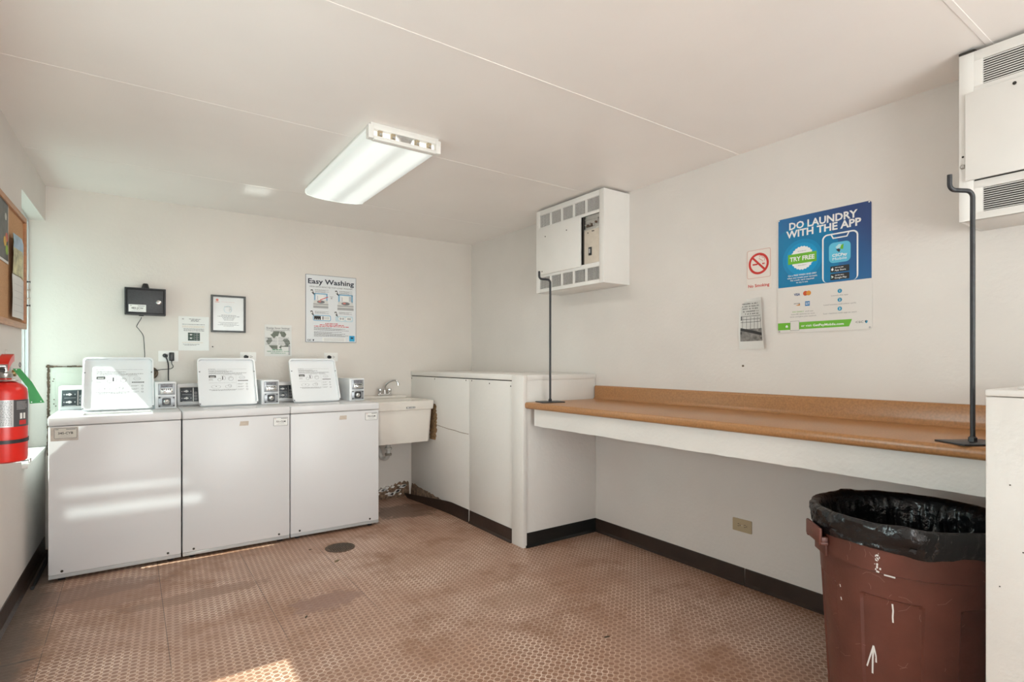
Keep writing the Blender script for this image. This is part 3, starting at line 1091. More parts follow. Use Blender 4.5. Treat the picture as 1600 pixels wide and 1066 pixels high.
# ------------------------------------------------------------------ washing machines
def washer(loc, label, lid_x, lid_w, tagtxt, tag_side, knobs_dark, lid_lean=0.0):
    t = thing('washing_machine', label, 'washing machine', loc, 0.0, 'coin-operated top-loading washers in a row')
    w = 0.662
    # body (front face y = 0, back y = 0.68)
    mb = MB().box(0.003, w - 0.003, 0.0, 0.66, 0.042, 0.903, ENAMEL, 0.006)
    mb.build('body', t)
    MB().box(0.004, w - 0.004, 0.003, 0.65, 0.020, 0.0418, M('washer_toe_grey', (0.42, 0.42, 0.42), 0.4), 0.001).build('toe_strip', t)
    for x in (0.065, w - 0.075):
        mb = MB().lathe([(0.007, 0), (0.007, 0.002), (0.0, 0.004)], GAP, 12, (x, 0.0, 0.060), 'y')
        mb.build('mounting_screw', t)
    for x in (0.06, w - 0.06):
        for y in (0.05, 0.60):
            MB().lathe([(0.018, 0), (0.020, 0.010), (0.008, 0.014), (0.008, 0.020)], BLACKP, 12, (x, y, 0)).build('foot', t)
    # deck with a real opening
    ox0, ox1, oy0, oy1 = lid_x + 0.02, lid_x + lid_w - 0.02, 0.055, 0.245
    z0, z1 = 0.905, 0.958
    mb = MB()
    mb.box(0.001, w - 0.001, -0.006, oy0, z0, z1, ENAMEL, 0.009, 3)
    mb.box(0.001, w - 0.001, oy1, 0.665, z0, z1, ENAMEL, 0.004)
    mb.box(0.001, ox0, oy0 - 0.010, oy1 + 0.006, z0, z1 - 0.0002, ENAMEL, 0.003)
    mb.box(ox1, w - 0.001, oy0 - 0.010, oy1 + 0.006, z0, z1 - 0.0002, ENAMEL, 0.003)
    mb.box(ox0, ox1, oy0 - 0.004, oy1, z0, z0 + 0.004, ENAMEL)
    mb.build('top_deck', t)
    mb = MB().lathe([(0.02, 0.9098), (0.085, 0.9096)], GAP, 28, ((ox0 + ox1) / 2, (oy0 + oy1) / 2, 0))
    mb.build('tub_opening', t)
    # console with sloping face
    cz0, cz1 = 0.958, 1.118
    def cn(p):   # slope the face back
        x, y, z = p
        if y < 0.56:
            y = y + (z - cz0) * 0.16
        return (x, y, z)
    mb = MB().box(0.004, 0.515, 0.515, 0.635, cz0 + 0.0005, cz1, ENAMEL, 0.010, 3, fn=cn)
    co = mb.build('control_console', t)
    mb = MB().box(0.022, 0.500, 0.5105, 0.516, cz0 + 0.028, cz1 - 0.028, CONS, 0.002, fn=cn)
    mb.box(0.018, 0.504, 0.5125, 0.5165, cz0 + 0.024, cz1 - 0.024, STEEL, 0.001, fn=cn)
    cp = mb.build('control_panel', co)
    def onp(x, z, d=0.0095):
        return (x, 0.515 + (z - cz0) * 0.16 - d + 0.004, z)
    for zc_ in (cz0 + 0.104, cz0 + 0.054):
        mb = MB().lathe([(0.017, 0), (0.015, 0.004), (0.006, 0.005)], CONS, 18, onp(0.062, zc_, 0.009), 'y')
        x, y, z = onp(0.062, zc_, 0.015)
        mb.box(x - 0.019, x + 0.012, y - 0.010, y + 0.004, z - 0.004, z + 0.004, WHITEP, 0.003)
        mb.lathe([(0.009, 0), (0.008, 0.008)], WHITEP, 14, (x, y + 0.004, z), 'y')
        mb.build('selector_knob', cp)
    mb = MB()
    y = 0.5102
    def cf(p):
        return (p[0], p[1] + (p[2] - cz0) * 0.16 - 0.0008, p[2])
    for zc_ in (cz0 + 0.104, cz0 + 0.054):
        for dx in (-0.028, 0.028):
            vs_ = [(0.062 + dx - 0.003, y, zc_ - 0.004), (0.062 + dx + 0.003, y, zc_ - 0.004), (0.062 + dx + 0.003, y, zc_ + 0.004), (0.062 + dx - 0.003, y, zc_ + 0.004)]
            mb.add([cf(p) for p in vs_], [(0, 1, 2, 3)], INKL)
        vs_ = [(0.035, y, zc_ - 0.024), (0.095, y, zc_ - 0.024), (0.095, y, zc_ - 0.0215), (0.035, y, zc_ - 0.0215)]
        mb.add([cf(p) for p in vs_], [(0, 1, 2, 3)], INKL)
    vs_ = [(0.103, y, cz0 + 0.032), (0.107, y, cz0 + 0.032), (0.107, y, cz1 - 0.032), (0.103, y, cz1 - 0.032)]
    mb.add([cf(p) for p in vs_], [(0, 1, 2, 3)], STEEL)
    for zc_ in (0.04, 0.062, 0.084):
        rframe(mb, [(0.114, cz0 + zc_), (0.128, cz0 + zc_), (0.128, cz0 + zc_ + .014), (0.114, cz0 + zc_ + .014)],
               [(0.117, cz0 + zc_ + .003), (0.125, cz0 + zc_ + .003), (0.125, cz0 + zc_ + .011), (0.117, cz0 + zc_ + .011)], y, y + 0.001, INKL, fn=cf)
    mb.build('panel_print', cp, smooth=0)
    # lid, opened and leaning back
    hy, tilt = 0.285, math.radians(25 + lid_lean)
    lh = 0.372
    ct, st = math.cos(tilt), math.sin(tilt)
    def lf(p):   # lid-plane coords -> washer coords ; local y is thickness (-: facing the room)
        x, y, z = p
        return (lid_x + x, hy + z * st + y * ct, 0.962 + z * ct - y * st)
    mb = MB()
    mb.prism(rrect(0, lid_w, 0, lh, 0.028), 0.0, 0.004, ENAMELD, fn=lf)
    rframe(mb, rrect(0, lid_w, 0, lh, 0.028), rrect(0.010, lid_w - 0.010, 0.010, lh - 0.010, 0.020), -0.022, 0.0, ENAMELD, fn=lf)
    ld = mb.build('lid', t, smooth=40)
    for x, z in ((0.007, 0.012), (lid_w - 0.007, 0.012), (0.012, lh * 0.70), (lid_w - 0.012, lh * 0.70)):
        mb = MB().lathe([(0.0048, 0), (0.0048, 0.0015), (0.0, 0.003)], INKG, 12, (x, -0.022 if z > .1 else -0.022, z), 'y', fn=lf)
        mb.build('bumper', ld)
    # printed instructions on the lid (diagrams and unreadably small print)
    mb = MB()
    r = random.Random(int(lid_x * 1e4))
    y = -0.0006
    sc = lid_w / 0.385
    def T(s, x, z, **k):
        mb.text(s, x * sc, z, INKG, y=y, fn=lf, **k)
    def G(x0, x1, z, h=0.0024, m=INKG):
        x = x0
        while x < x1:
            w_ = min(r.uniform(1.2, 5.0) * h, x1 - x)
            mb.add([lf((x * sc, y, z)), lf(((x + w_) * sc, y, z)), lf(((x + w_) * sc, y, z + h)), lf((x * sc, y, z + h))], [(0, 1, 2, 3)], m)
            x += w_ + h
    def Rr(x0, x1, z0, z1, m, yy=y):
        mb.add([lf((x0 * sc, yy, z0)), lf((x1 * sc, yy, z0)), lf((x1 * sc, yy, z1)), lf((x0 * sc, yy, z1))], [(0, 1, 2, 3)], m)
    def O(x, z, rad, m=INKG, wd_=0.0016, sq=1.0, a0=0, a1=360):
        vs, fs = [], []
        N = 18
        for i in range(N + 1):
            a = math.radians(a0 + (a1 - a0) * i / N)
            for rr in (rad, rad - wd_):
                vs.append(lf((x * sc + rr * math.cos(a), y, z + rr * sq * math.sin(a))))
        for i in range(N):
            fs.append((2 * i, 2 * i + 2, 2 * i + 3, 2 * i + 1))
        mb.add(vs, fs, m)
    T('WARNING', 0.098, 0.288, height=0.0052, align='C', bold=0.02)
    mb.add([lf((0.070 * sc, y, 0.288)), lf((0.078 * sc, y, 0.288)), lf((0.074 * sc, y, 0.2945))], [(0, 1, 2)], INKG)
    G(0.125, 0.325, 0.290, 0.0012)
    for k in range(5):
        G(0.072, (0.19, 0.23, 0.20, 0.325, 0.29)[k], 0.279 - 0.0072 * k, 0.0026, INK if k % 2 else INKG)
    Rr(0.072, 0.118, 0.222, 0.241, INK)
    Rr(0.078, 0.112, 0.229, 0.2315, WHITEP, y - 0.0003)
    Rr(0.078, 0.108, 0.2255, 0.2275, WHITEP, y - 0.0003)
    for k in range(3):
        G(0.072, 0.098, 0.212 - 0.006 * k, 0.0018)
    # row of three pictures
    Rr(0.158, 0.164, 0.205, 0.233, INK)
    O(0.160, 0.219, 0.020, a0=-60, a1=120)
    O(0.140, 0.206, 0.012)
    O(0.215, 0.214, 0.017)
    O(0.215, 0.214, 0.010, a0=20, a1=200)
    O(0.291, 0.222, 0.020, sq=0.6)
    Rr(0.280, 0.305, 0.220, 0.2225, INKL)
    Rr(0.262, 0.330, 0.193, 0.1995, INK)
    for k in range(6):
        Rr(0.268 + k * 0.010, 0.274 + k * 0.010, 0.1955, 0.1975, WHITEP, y - 0.0003)
    for x in (0.178, 0.250):
        G(x - 0.010, x + 0.045, 0.243, 0.0018)
    G(0.070, 0.245, 0.180, 0.0012)
    O(0.115, 0.150, 0.030, sq=0.45)
    Rr(0.113, 0.119, 0.150, 0.156, INKG)
    O(0.195, 0.150, 0.020, sq=0.6)
    O(0.205, 0.158, 0.012, sq=0.8)
    for k, (a, b) in enumerate(((0.07, 0.25), (0.085, 0.24))):
        G(a, b, 0.126 - 0.007 * k, 0.0028, INKG)
    for k in range(3):
        G(0.258, 0.300, 0.172 - 0.022 * k, 0.0018)
        G(0.258, 0.290, 0.166 - 0.022 * k, 0.0018)
        O(0.320, 0.170 - 0.022 * k, 0.006)
    Rr(0.250, 0.2508, 0.115, 0.24, INKL)
    mb.build('instruction_print', ld, smooth=0)
    # coin box on the deck, right of the lid
    bx0, bx1, by0 = 0.527, 0.650, 0.300
    mb = MB().box(bx0, bx1, by0, 0.60, 0.9585, 1.140, ENAMELD, 0.003)
    cb = mb.build('coin_box', t)
    for z0_, z1_ in ((0.970, 1.040), (1.052, 1.130)):
        mb = MB().box(bx0 + 0.018, bx1 - 0.008, by0 - 0.006, by0 - 0.0002, z0_, z1_, GREYM, 0.002)
        mb.build('face_plate', cb)
    xm = (bx0 + bx1) / 2 + 0.004
    mb = MB()
    mb.prism(rrect(xm - 0.026, xm + 0.026, 0.980, 1.032, 0.010), by0 - 0.012, by0 - 0.006, BLACKM)
    mb.lathe([(0.019, 0), (0.017, 0.006), (0.012, 0.010), (0.0, 0.011)], CHROME, 24, (xm, by0 - 0.012, 1.006), 'y')
    mb.box(xm - 0.007, xm + 0.007, by0 - 0.0245, by0 - 0.022, 1.004, 1.008, BLACKM)
    mb.build('lock', cb)
    for x, z in ((bx0 + 0.026, 0.976), (bx1 - 0.015, 0.978), (bx1 - 0.015, 1.032), (bx0 + 0.027, 1.034)):
        MB().lathe([(0.005, 0), (0.004, 0.003)], BLACKM, 10, (x, by0 - 0.006, z), 'y').build('rivet', cb)
    # coin slide
    mb = MB().box(xm - 0.036, xm + 0.036, by0 - 0.020, by0 - 0.006, 1.060, 1.098, STEEL, 0.003)
    for k in range(5):
        mb.box(xm - 0.030 + k * 0.012, xm - 0.022 + k * 0.012, by0 - 0.0215, by0 - 0.020, 1.085, 1.095, BLACKM)
    mb.box(xm - 0.026, xm + 0.034, by0 - 0.050, by0 - 0.020, 1.072, 1.082, CHROME, 0.003)
    mb.box(xm - 0.020, xm - 0.002, by0 - 0.026, by0 - 0.020, 1.062, 1.090, CHROME, 0.002)
    mb.box(xm - 0.034, xm + 0.036, by0 - 0.010, by0 - 0.006, 1.104, 1.126, M('coin_label', (0.18, 0.18, 0.2), 0.4, var=0.5, vscale=150), 0.001)
    mb.build('coin_slide', cb)
    # flat inspection label in front of the coin box
    MB().box(bx0 + 0.03, bx1 - 0.01, by0 - 0.060, by0 - 0.03, 0.958, 0.9588, M('deck_label', (0.55, 0.52, 0.45), 0.6, var=0.15, vscale=90)).build('deck_label', t, smooth=0)
    MB().box(0.035, 0.155, 0.40, 0.455, 0.958, 0.9586, M('deck_vent_grey', (0.35, 0.36, 0.37), 0.5, var=0.2, vscale=120)).build('deck_plate', t, smooth=0)
    # machine number plate
    if tag_side == 'L':
        MB().rect(0.014, 0.140, 0.818, 0.896, -0.0006, M('tape_residue', (0.52, 0.46, 0.41), 0.7, var=0.15, vscale=30)).build('tape_residue', t, smooth=0)
        x0, x1, z0_, z1_ = 0.030, 0.134, 0.832, 0.892
    else:
        x0, x1, z0_, z1_ = w - 0.112, w - 0.016, 0.826, 0.884
    mb = MB()
    mb.prism(rrect(x0, x1, z0_, z1_, 0.004), -0.0022, -0.0002, INKG)
    mb.flat(rrect(x0 + 0.002, x1 - 0.002, z0_ + 0.002, z1_ - 0.002, 0.003), -0.0026, WHITEP if tag_side != 'L' else M('aged_white', (0.60, 0.57, 0.51), 0.5))
    ww = x1 - x0
    mb.text(tagtxt, (x0 + x1) / 2, z0_ + 0.024, INK, width=ww * 0.66, y=-0.003, bold=0.022)
    if tag_side == 'L':
        mb.text('CSC', x0 + 0.006, z1_ - 0.0095, INK, height=0.0055, y=-0.003, align='L', bold=0.03)
    else:
        mb.text('CSC', x0 + 0.006, z1_ - 0.0105, ROSE, height=0.0050, y=-0.003, align='L', bold=0.02)
    mb.rect(x0 + ww * .52, x1 - 0.006, z1_ - 0.0095, z1_ - 0.0055, -0.003, INKG)
    r2 = random.Random(5)
    mb.greek(x0 + ww * .3, x0 + ww * .72, z0_ + 0.0155, 0.0022, -0.003, INKL, r2)
    mb.greek(x0 + ww * .2, x0 + ww * .8, z0_ + 0.0085, 0.0018, -0.003, INKL, r2)
    mb.build('number_plate', t, smooth=0)
    if tag_side != 'L':
        cxp = 0.36 if tagtxt.startswith('731') else 0.375
        mb = MB().flat([(cxp - 0.026, 0.842), (cxp + 0.030, 0.842), (cxp + 0.032, 0.872), (cxp - 0.020, 0.872)], -0.0006, PATCH)
        mb.build('tape_residue', t, smooth=0)
    return t


YW = -0.755
washer((-3.277, YW, 0), 'white top-loading washer, leftmost of three, sunlight across its open lid', 0.137, 0.385, '345-CYB', 'L', 0)
washer((-2.613, YW, 0), 'white top-loading washer in the middle of the row of three', 0.120, 0.381, '731-CLM', 'R', 0, 1.0)
washer((-1.951, YW, 0), 'white top-loading washer next to the utility sink', 0.086, 0.362, '732-CLM', 'R', 0, 2.0)

# ------------------------------------------------------------------ utility sink
sk = thing('utility_sink', 'cream plastic utility sink hung on the back wall between washer and enclosure', 'sink', (-0.96, -0.001, 0))
mb = MB()
X0, X1, YF = -0.262, 0.262, -0.545
def loop(x0, x1, y0, y1, z, rr, n=5):
    return [(x, y, z) for x, y in rrect(x0, x1, y0, y1, rr, n)]
rows = [loop(X0 + .030, X1 - .030, YF + .045, -.045, 0.580, .03),
        loop(X0 + .026, X1 - .026, YF + .038, -.042, 0.600, .035),
        loop(X0 + .012, X1 - .012, YF + .022, -.020, 0.862, .035),
        loop(X0 + .002, X1 - .002, YF + .006, -.004, 0.868, .035),
        loop(X0, X1, YF, 0, 0.935, .022),
        loop(X0 + .006, X1 - .006, YF + .006, -.006, 0.941, .022),
        loop(X0 + .026, X1 - .026, YF + .026, -.115, 0.939, .030),
        loop(X0 + .032, X1 - .032, YF + .032, -.121, 0.930, .030),
        loop(X0 + .050, X1 - .050, YF + .065, -.135, 0.610, .04),
        loop(X0 + .14, X1 - .14, YF + .2, -.22, 0.600, .03)]
vs = [p for rw in rows for p in rw]
n = len(rows[0])
fs = []
for i in range(len(rows) - 1):
    for k in range(n):
        l = (k + 1) % n
        fs.append((i * n + k, i * n + l, (i + 1) * n + l, (i + 1) * n + k))
fs.append(tuple(range(n - 1, -1, -1)))
fs.append(tuple(range((len(rows) - 1) * n, len(rows) * n)))
mb.add(vs, fs, SINK)
mb.build('basin', sk, smooth=40)
mb = MB().box(X0 + .004, X1 - .07, -0.112, -0.004, 0.938, 0.966, SINK, 0.010, 3)
lg = mb.build('faucet_ledge', sk)
mb = MB()
mb.box(-0.005, 0.075, YF - 0.0012, YF + 0.004, 0.880, 0.893, INKG, 0.0005)
mb.rect(0.000, 0.016, 0.8825, 0.8905, YF - 0.0016, WHITEP)
mb.greek(0.022, 0.071, 0.884, 0.005, YF - 0.0016, WHITEP, random.Random(1))
mb.build('maker_badge', sk, smooth=0)
fa = MB().box(-0.075, 0.062, -0.085, -0.035, 0.9665, 0.984, CHROME, 0.006, 3)
fa = fa.build('faucet', sk)
for x in (-0.052, 0.040):
    MB().lathe([(0.016, 0.984), (0.019, 0.988), (0.019, 1.005), (0.021, 1.012), (0.019, 1.028), (0.010, 1.033), (0, 1.034)], CHROME, 20, (x, -0.060, 0)).build('tap_handle', fa)
pts = spline([(-0.006, -0.06, 0.984), (-0.006, -0.061, 1.03), (0.000, -0.075, 1.065), (0.025, -0.10, 1.092), (0.055, -0.13, 1.106), (0.075, -0.15, 1.100), (0.083, -0.158, 1.072)], 5)
mb = MB().tube(pts, 0.0085, CHROME, 12)
mb.lathe([(0.015, 0.984), (0.013, 1.0), (0.0095, 1.01)], CHROME, 16, (-0.006, -0.06, 0))
mb.lathe([(0.0110, 1.062), (0.0110, 1.080)], CHROME, 14, (0.083, -0.158, 0))
mb.build('spout', fa)
# trap
mb = MB()
mb.tube([(-0.045, -0.24, 0.585), (-0.045, -0.24, 0.50)], 0.021, PVC, 14)
mb.lathe([(0.030, 0.495), (0.032, 0.500), (0.032, 0.512), (0.027, 0.516)], PVC, 14, (-0.045, -0.24, 0))
mb.tube(spline([(-0.045, -0.24, 0.50), (-0.045, -0.24, 0.455), (-0.060, -0.225, 0.418), (-0.085, -0.19, 0.418), (-0.095, -0.17, 0.455), (-0.098, -0.13, 0.50), (-0.098, -0.002, 0.505)], 6), 0.020, PVC, 14)
mb.lathe([(0.028, 0.443), (0.030, 0.448), (0.030, 0.460), (0.026, 0.464)], M('trap_nut', (0.30, 0.27, 0.23), 0.5, 0.2), 14, (-0.045, -0.24, 0))
mb.build('drain_trap', sk)
mb = MB()
mb.tube([(-0.170, -0.002, 0.505), (-0.170, -0.07, 0.505)], 0.012, RUST, 10)
mb.lathe([(0.022, 0), (0.022, 0.012), (0.010, 0.016)], RUST, 10, (-0.170, -0.06, 0.505), 'y')
mb.tube(spline([(-0.170, -0.07, 0.505), (-0.165, -0.09, 0.55), (-0.12, -0.07, 0.64), (-0.06, -0.05, 0.93)], 6), 0.006, STEEL, 8)
mb.build('supply_valve', sk)

# ------------------------------------------------------------------ trash can and liner
CX, CY = -0.66, -4.078
cn = thing('trash_can', 'round brown plastic trash can under the near end of the counter', 'trash can', (CX, CY, 0))
NT = 240
vs, fs = [], []
def rc(z):
    return 0.240 + 0.040 * z / 0.74
zs = [0.0, 0.006, 0.03] + [0.05 + 0.0125 * k for k in range(38)]
zs = [z for z in zs if z < 0.52] + [0.522, 0.527, 0.532, 0.560, 0.590, 0.600, 0.604, 0.608, 0.615, 0.66, 0.70, 0.735, 0.745, 0.748]
def panel(a, z):
    """recessed panels: angle a in degrees 0..360"""
    d = (a - 171.5) % 60          # panel width 33 deg, starting every 60
    if d > 38:
        return 0.0
    e1 = min(d, 38 - d) / 1.0
    e2 = min(z - 0.06, 0.527 - z) / 0.006
    # rounded upper corners
    cxx, czz = min(d, 38 - d) * 0.0046, 0.527 - z
    if cxx < 0.02 and czz < 0.02 and math.hypot(0.02 - cxx, 0.02 - czz) > 0.02:
        return 0.0
    return max(0.0, min(1.0, e1, e2))
for z in zs:
    for k in range(NT):
        a = 360 * k / NT
        r_ = rc(z) - (0.009 if z < 0.606 else 0.0) - 0.008 * panel(a, z)
        if z > 0.745:
            r_ -= 0.002
        if z < 0.004:
            r_ -= 0.006
        t_ = math.radians(a)
        vs.append((r_ * math.cos(t_), r_ * math.sin(t_), z))
nz_ = len(zs)
# inner wall
inner = [(0.748, -0.006), (0.74, -0.012), (0.62, -0.022), (0.40, -0.024), (0.02, -0.024)]
for z, d_ in inner:
    for k in range(NT):
        t_ = 2 * math.pi * k / NT
        r_ = rc(z) + d_
        vs.append((r_ * math.cos(t_), r_ * math.sin(t_), z))
for i in range(nz_ + len(inner) - 1):
    for k in range(NT):
        l = (k + 1) % NT
        fs.append((i * NT + k, i * NT + l, (i + 1) * NT + l, (i + 1) * NT + k))
fs.append(tuple(range(NT - 1, -1, -1)))
fs.append(tuple(range((nz_ + len(inner) - 1) * NT, (nz_ + len(inner)) * NT)))
MB().add(vs, fs, BROWNP).build('bin_body', cn, smooth=28)
# handles on two opposite sides
for ang in (135.0, 315.0):
    a = math.radians(ang)
    def hf(p, a=a):
        x, y, z = p        # x outwards, y tangential
        return (x * math.cos(a) - y * math.sin(a), x * math.sin(a) + y * math.cos(a), z)
    mb = MB()
    R0 = 0.272
    mb.box(R0, R0 + 0.030, -0.062, -0.046, 0.640, 0.668, BROWNP, 0.003, fn=hf)
    mb.box(R0, R0 + 0.030, 0.046, 0.062, 0.640, 0.668, BROWNP, 0.003, fn=hf)
    mb.box(R0 + 0.020, R0 + 0.031, -0.066, 0.066, 0.645, 0.700, BROWNP, 0.005, fn=hf)
    mb.box(R0, R0 + 0.026, -0.066, 0.066, 0.640, 0.652, BROWNP, 0.003, fn=hf)
    mb.box(R0 - 0.004, R0 + 0.006, -0.050, 0.050, 0.600, 0.645, BROWNP, 0.003, fn=hf)
    mb.build('handle', cn)
# paint marks on the can
mb = MB()
def mark(pts, w, mat=WHITEP, rr=0.0):
    for (a0, z0), (a1, z1) in zip(pts[:-1], pts[1:]):
        out = []
        for (a, z, s) in ((a0, z0, -1), (a1, z1, -1), (a1, z1, 1), (a0, z0, 1)):
            dx = (a1 - a0) * 0.0047
            dz = z1 - z0
            l_ = math.hypot(dx, dz) or 1
            aa = a + s * (-dz / l_ * w / 2) / 0.0047
            zz = z + s * (dx / l_ * w / 2)
            R = rc(zz) + 0.0012 - (0.009 if zz < 0.606 else 0) - 0.008 * panel(aa % 360, zz)
            t_ = math.radians(aa)
            out.append((R * math.cos(t_), R * math.sin(t_), zz))
        mb.add(out, [(0, 1, 2, 3)], mat)
mark([(178.8, 0.354), (178.0, 0.31), (177.6, 0.262)], 0.006)
mark([(178.8, 0.356), (175.4, 0.305), (173.7, 0.279)], 0.005)
mark([(178.8, 0.356), (180.3, 0.325), (180.4, 0.303)], 0.005)
mb.build('arrow_mark', cn, smooth=0)
mb = MB()
r = random.Random(9)
for k in range(26):
    a = 183.5 + r.gauss(0, 0.9)
    z = r.uniform(0.612, 0.672)
    mark([(a, z), (a + r.uniform(-.3, .3), z - r.uniform(.002, .009))], r.uniform(0.0015, 0.005))
mark([(187.0, 0.6025), (190, 0.602), (193.5, 0.601)], 0.005)
mark([(191.4, 0.512), (191.8, 0.49), (191.5, 0.47), (191.7, 0.452)], 0.005)
mark([(154.7, 0.519), (155.2, 0.51)], 0.004)
mark([(155.1, 0.476), (155.6, 0.466)], 0.005)
for k in range(34):
    a = r.uniform(140, 245)
    z = r.uniform(0.22, 0.73)
    l_ = r.uniform(0.01, 0.05)
    q = r.uniform(0, 6.28)
    mark([(a, z), (a + l_ * math.cos(q) / .0094, z + l_ * math.sin(q) / 2), (a + l_ * math.cos(q + .3) / .0047, z + l_ * math.sin(q + .3))], 0.0009, M('scratch', (0.30, 0.17, 0.13), 0.7))
mb.build('scratch_mark', cn, smooth=0)['kind'] = 'stuff'

# liner: folded over the rim, hanging loose inside
vs, fs = [], []
NB = 300
prof = [(0.0055, 0.684), (0.007, 0.692), (0.008, 0.70), (0.009, 0.712), (0.010, 0.727), (0.012, 0.742), (0.010, 0.756), (0.002, 0.765), (-0.012, 0.762), (-0.022, 0.748),
        (-0.026, 0.735), (-0.030, 0.72), (-0.033, 0.70), (-0.036, 0.68), (-0.038, 0.65), (-0.040, 0.62), (-0.044, 0.54), (-0.05, 0.44), (-0.06, 0.34), (-0.10, 0.24), (-0.17, 0.20)]
for i, (dr, z) in enumerate(prof):
    for k in range(NB):
        a = 2 * math.pi * k / NB
        ca_, sa_ = math.cos(a), math.sin(a)
        n1 = noise.noise(Vector((ca_ * 3.2, sa_ * 3.2, z * 4)))
        n2 = noise.noise(Vector((ca_ * 7 + 7, sa_ * 7 + z * 6, z * 5.0)))
        n3 = 1 - 2.2 * abs(noise.noise(Vector((ca_ * 11 + z * 4, sa_ * 11 + 3 - z * 6, z * 6.0))))
        n4 = 1 - 2.4 * abs(noise.noise(Vector((ca_ * 24 + z * 9, sa_ * 24 + 3 + z * 9, z * 22.0))))
        out = i <= 7
        if out:
            rr = rc(z) + dr + 0.003 * abs(n2) + 0.0022 * n4 + 0.003 * abs(n1)
            zz = z + (0.014 * n1 - 0.004) * (1 - i / 8) + 0.006 * n1 * (i / 8)
            rr += 0.0028 * math.sin(z * 300 + 7 * n1 + 3 * n2 + 2 * math.sin(2 * a))
            rr = max(rr, rc(zz) + 0.003)
        else:
            u = (i - 7) / 13
            rr = rc(z) + dr - 0.012 * u + 0.022 * u * n2 + 0.020 * u * n3 + 0.007 * min(1, 2 * u) * n4
            rr = min(rr, rc(z) - 0.028 + 0.020 * max(0, 1 - 4 * u))
            zz = z + 0.006 * n1 * (1 - u)
        # loose lobe folded down at the front
        lob = math.exp(-((math.degrees(a) - 200) / 9.0) ** 2) + 0.6 * math.exp(-((math.degrees(a) - 158) / 6.0) ** 2)
        if 4 <= i <= 8:
            rr += 0.010 * lob
            zz += 0.008 * lob * (1 if i > 5 else -1)
        vs.append((rr * math.cos(a), rr * math.sin(a), zz))
R = len(prof)
for i in range(R - 1):
    for k in range(NB):
        l = (k + 1) % NB
        fs.append((i * NB + k, i * NB + l, (i + 1) * NB + l, (i + 1) * NB + k))
fs.append(tuple(range((R - 1) * NB, R * NB)))
bg = MB().add(vs, fs, BAG).build('trash_bag', loc=(CX, CY, 0), smooth=60)
tag(bg, 'shiny black trash bag folded over the rim of the brown can', 'trash bag')

# ------------------------------------------------------------------ radiator enclosure in the right foreground
BX = -1.05
rb = thing('radiator_cover', 'white painted radiator cover box at the right edge, closing the counter', 'cabinet', (BX, -4.391, 0))
mb = MB().box(0.004, -BX - 0.002, -1.20, -0.001, 0.0, 1.188, TRIMW, 0.003)
mb.build('side_panel', rb)
mb = MB().box(0.002, -BX - 0.002, -1.203, 0.0, 1.1895, 1.207, TRIMW, 0.004)
mb.build('top_board', rb)
for y, z in ((-0.115, 1.09), (-0.05, 0.965), (-0.075, 0.80), (-0.085, 0.62), (-0.03, 0.70)):
    MB().lathe([(0.0018, 0), (0.0018, 0.0006)], GAP, 8, (0, 0, 0), 'x', fn=lambda p, y=y, z=z: (0.0035 - p[0], y + p[1], z + p[2])).build('nail_head', rb)
mb = MB()
mb.lathe([(0.034, 0), (0.034, 0.006), (0.018, 0.008), (0.018, 0.026), (0.015, 0.030), (0, 0.030)], WHITEP, 28)
kb = mb.build('plastic_cap', loc=(BX + 0.08, -4.475, 1.2072))
tag(kb, 'small round white plastic cap on top of the radiator cover', 'cap')

# ------------------------------------------------------------------ hook stands on the counter
rod((-0.528, -1.940, 1.0005), math.radians(-14), 0.893, 'black steel hook stand on the far end of the counter, below the open heater')
rod((-0.528, -4.228, 1.0005), math.radians(-32), 0.915, 'black steel hook stand on the near end of the counter, by the radiator cover')

# ------------------------------------------------------------------ outlets, plugs and cords
def outlet(name, label, loc, rot, wid, hgt, plate, gangs, group=None):
    """horizontal duplex receptacle plate, local frame as on the back wall"""
    t = thing(name, label, 'outlet', loc, rot, group)
    MB().prism(rrect(-wid / 2, wid / 2, -hgt / 2, hgt / 2, 0.004), -0.006, -0.0006, plate).build('cover_plate', t)
    for gx in gangs:
        mb = MB().prism(rrect(gx - 0.014, gx + 0.014, -0.017, 0.017, 0.010), -0.0075, -0.006, plate)
        for dz in (-0.007, 0.005):
            mb.rect(gx - 0.006, gx + 0.004, dz, dz + 0.0028, -0.0078, INK)
        mb.disc(gx + 0.009, 0, 0.0028, -0.0078, INK, 10)
        mb.build('receptacle', t)
    m = sum(gangs) / len(gangs)
    MB().lathe([(0.0035, 0), (0.003, 0.0015)], STEEL, 10, (m, -0.006, 0), 'y').build('plate_screw', t)
    return t


outlet('wall_outlet', 'beige duplex outlet low on the right wall under the counter', (-0.0002, -3.042, 0.337), -math.pi / 2, 0.118, 0.072, BEIGE, (-0.020, 0.020))
outlet('wall_outlet', 'white three-gang outlet right of the leftmost washer lid, two plugs in it', (-2.652, -0.0002, 1.320), 0, 0.128, 0.080, IVORY, (-0.020, 0.020), None)
outlet('wall_outlet', 'white outlet peeking above the lid of the middle washer', (-2.104, -0.0002, 1.318), 0, 0.118, 0.076, IVORY, (-0.020, 0.020))
outlet('wall_outlet', 'white outlet peeking above the lid of the washer next to the sink', (-1.440, -0.0002, 1.319), 0, 0.118, 0.076, IVORY, (-0.020, 0.020))


def plug(label, x, z, path):
    t = thing('power_plug', label, 'plug', (x, -0.0085, z), 0, 'black washer plugs')
    mb = MB().lathe([(0.013, 0), (0.015, 0.004), (0.014, 0.018), (0.009, 0.024)], BLACKP, 14, (0, 0, 0), 'y')
    mb.box(-0.004, 0.018, -0.024, -0.008, -0.012, 0.008, BLACKP, 0.004)
    mb.build('plug_body', t)
    MB().tube(spline(path, 6), 0.0042, BLACKP, 8).build('cord', t)
    return t


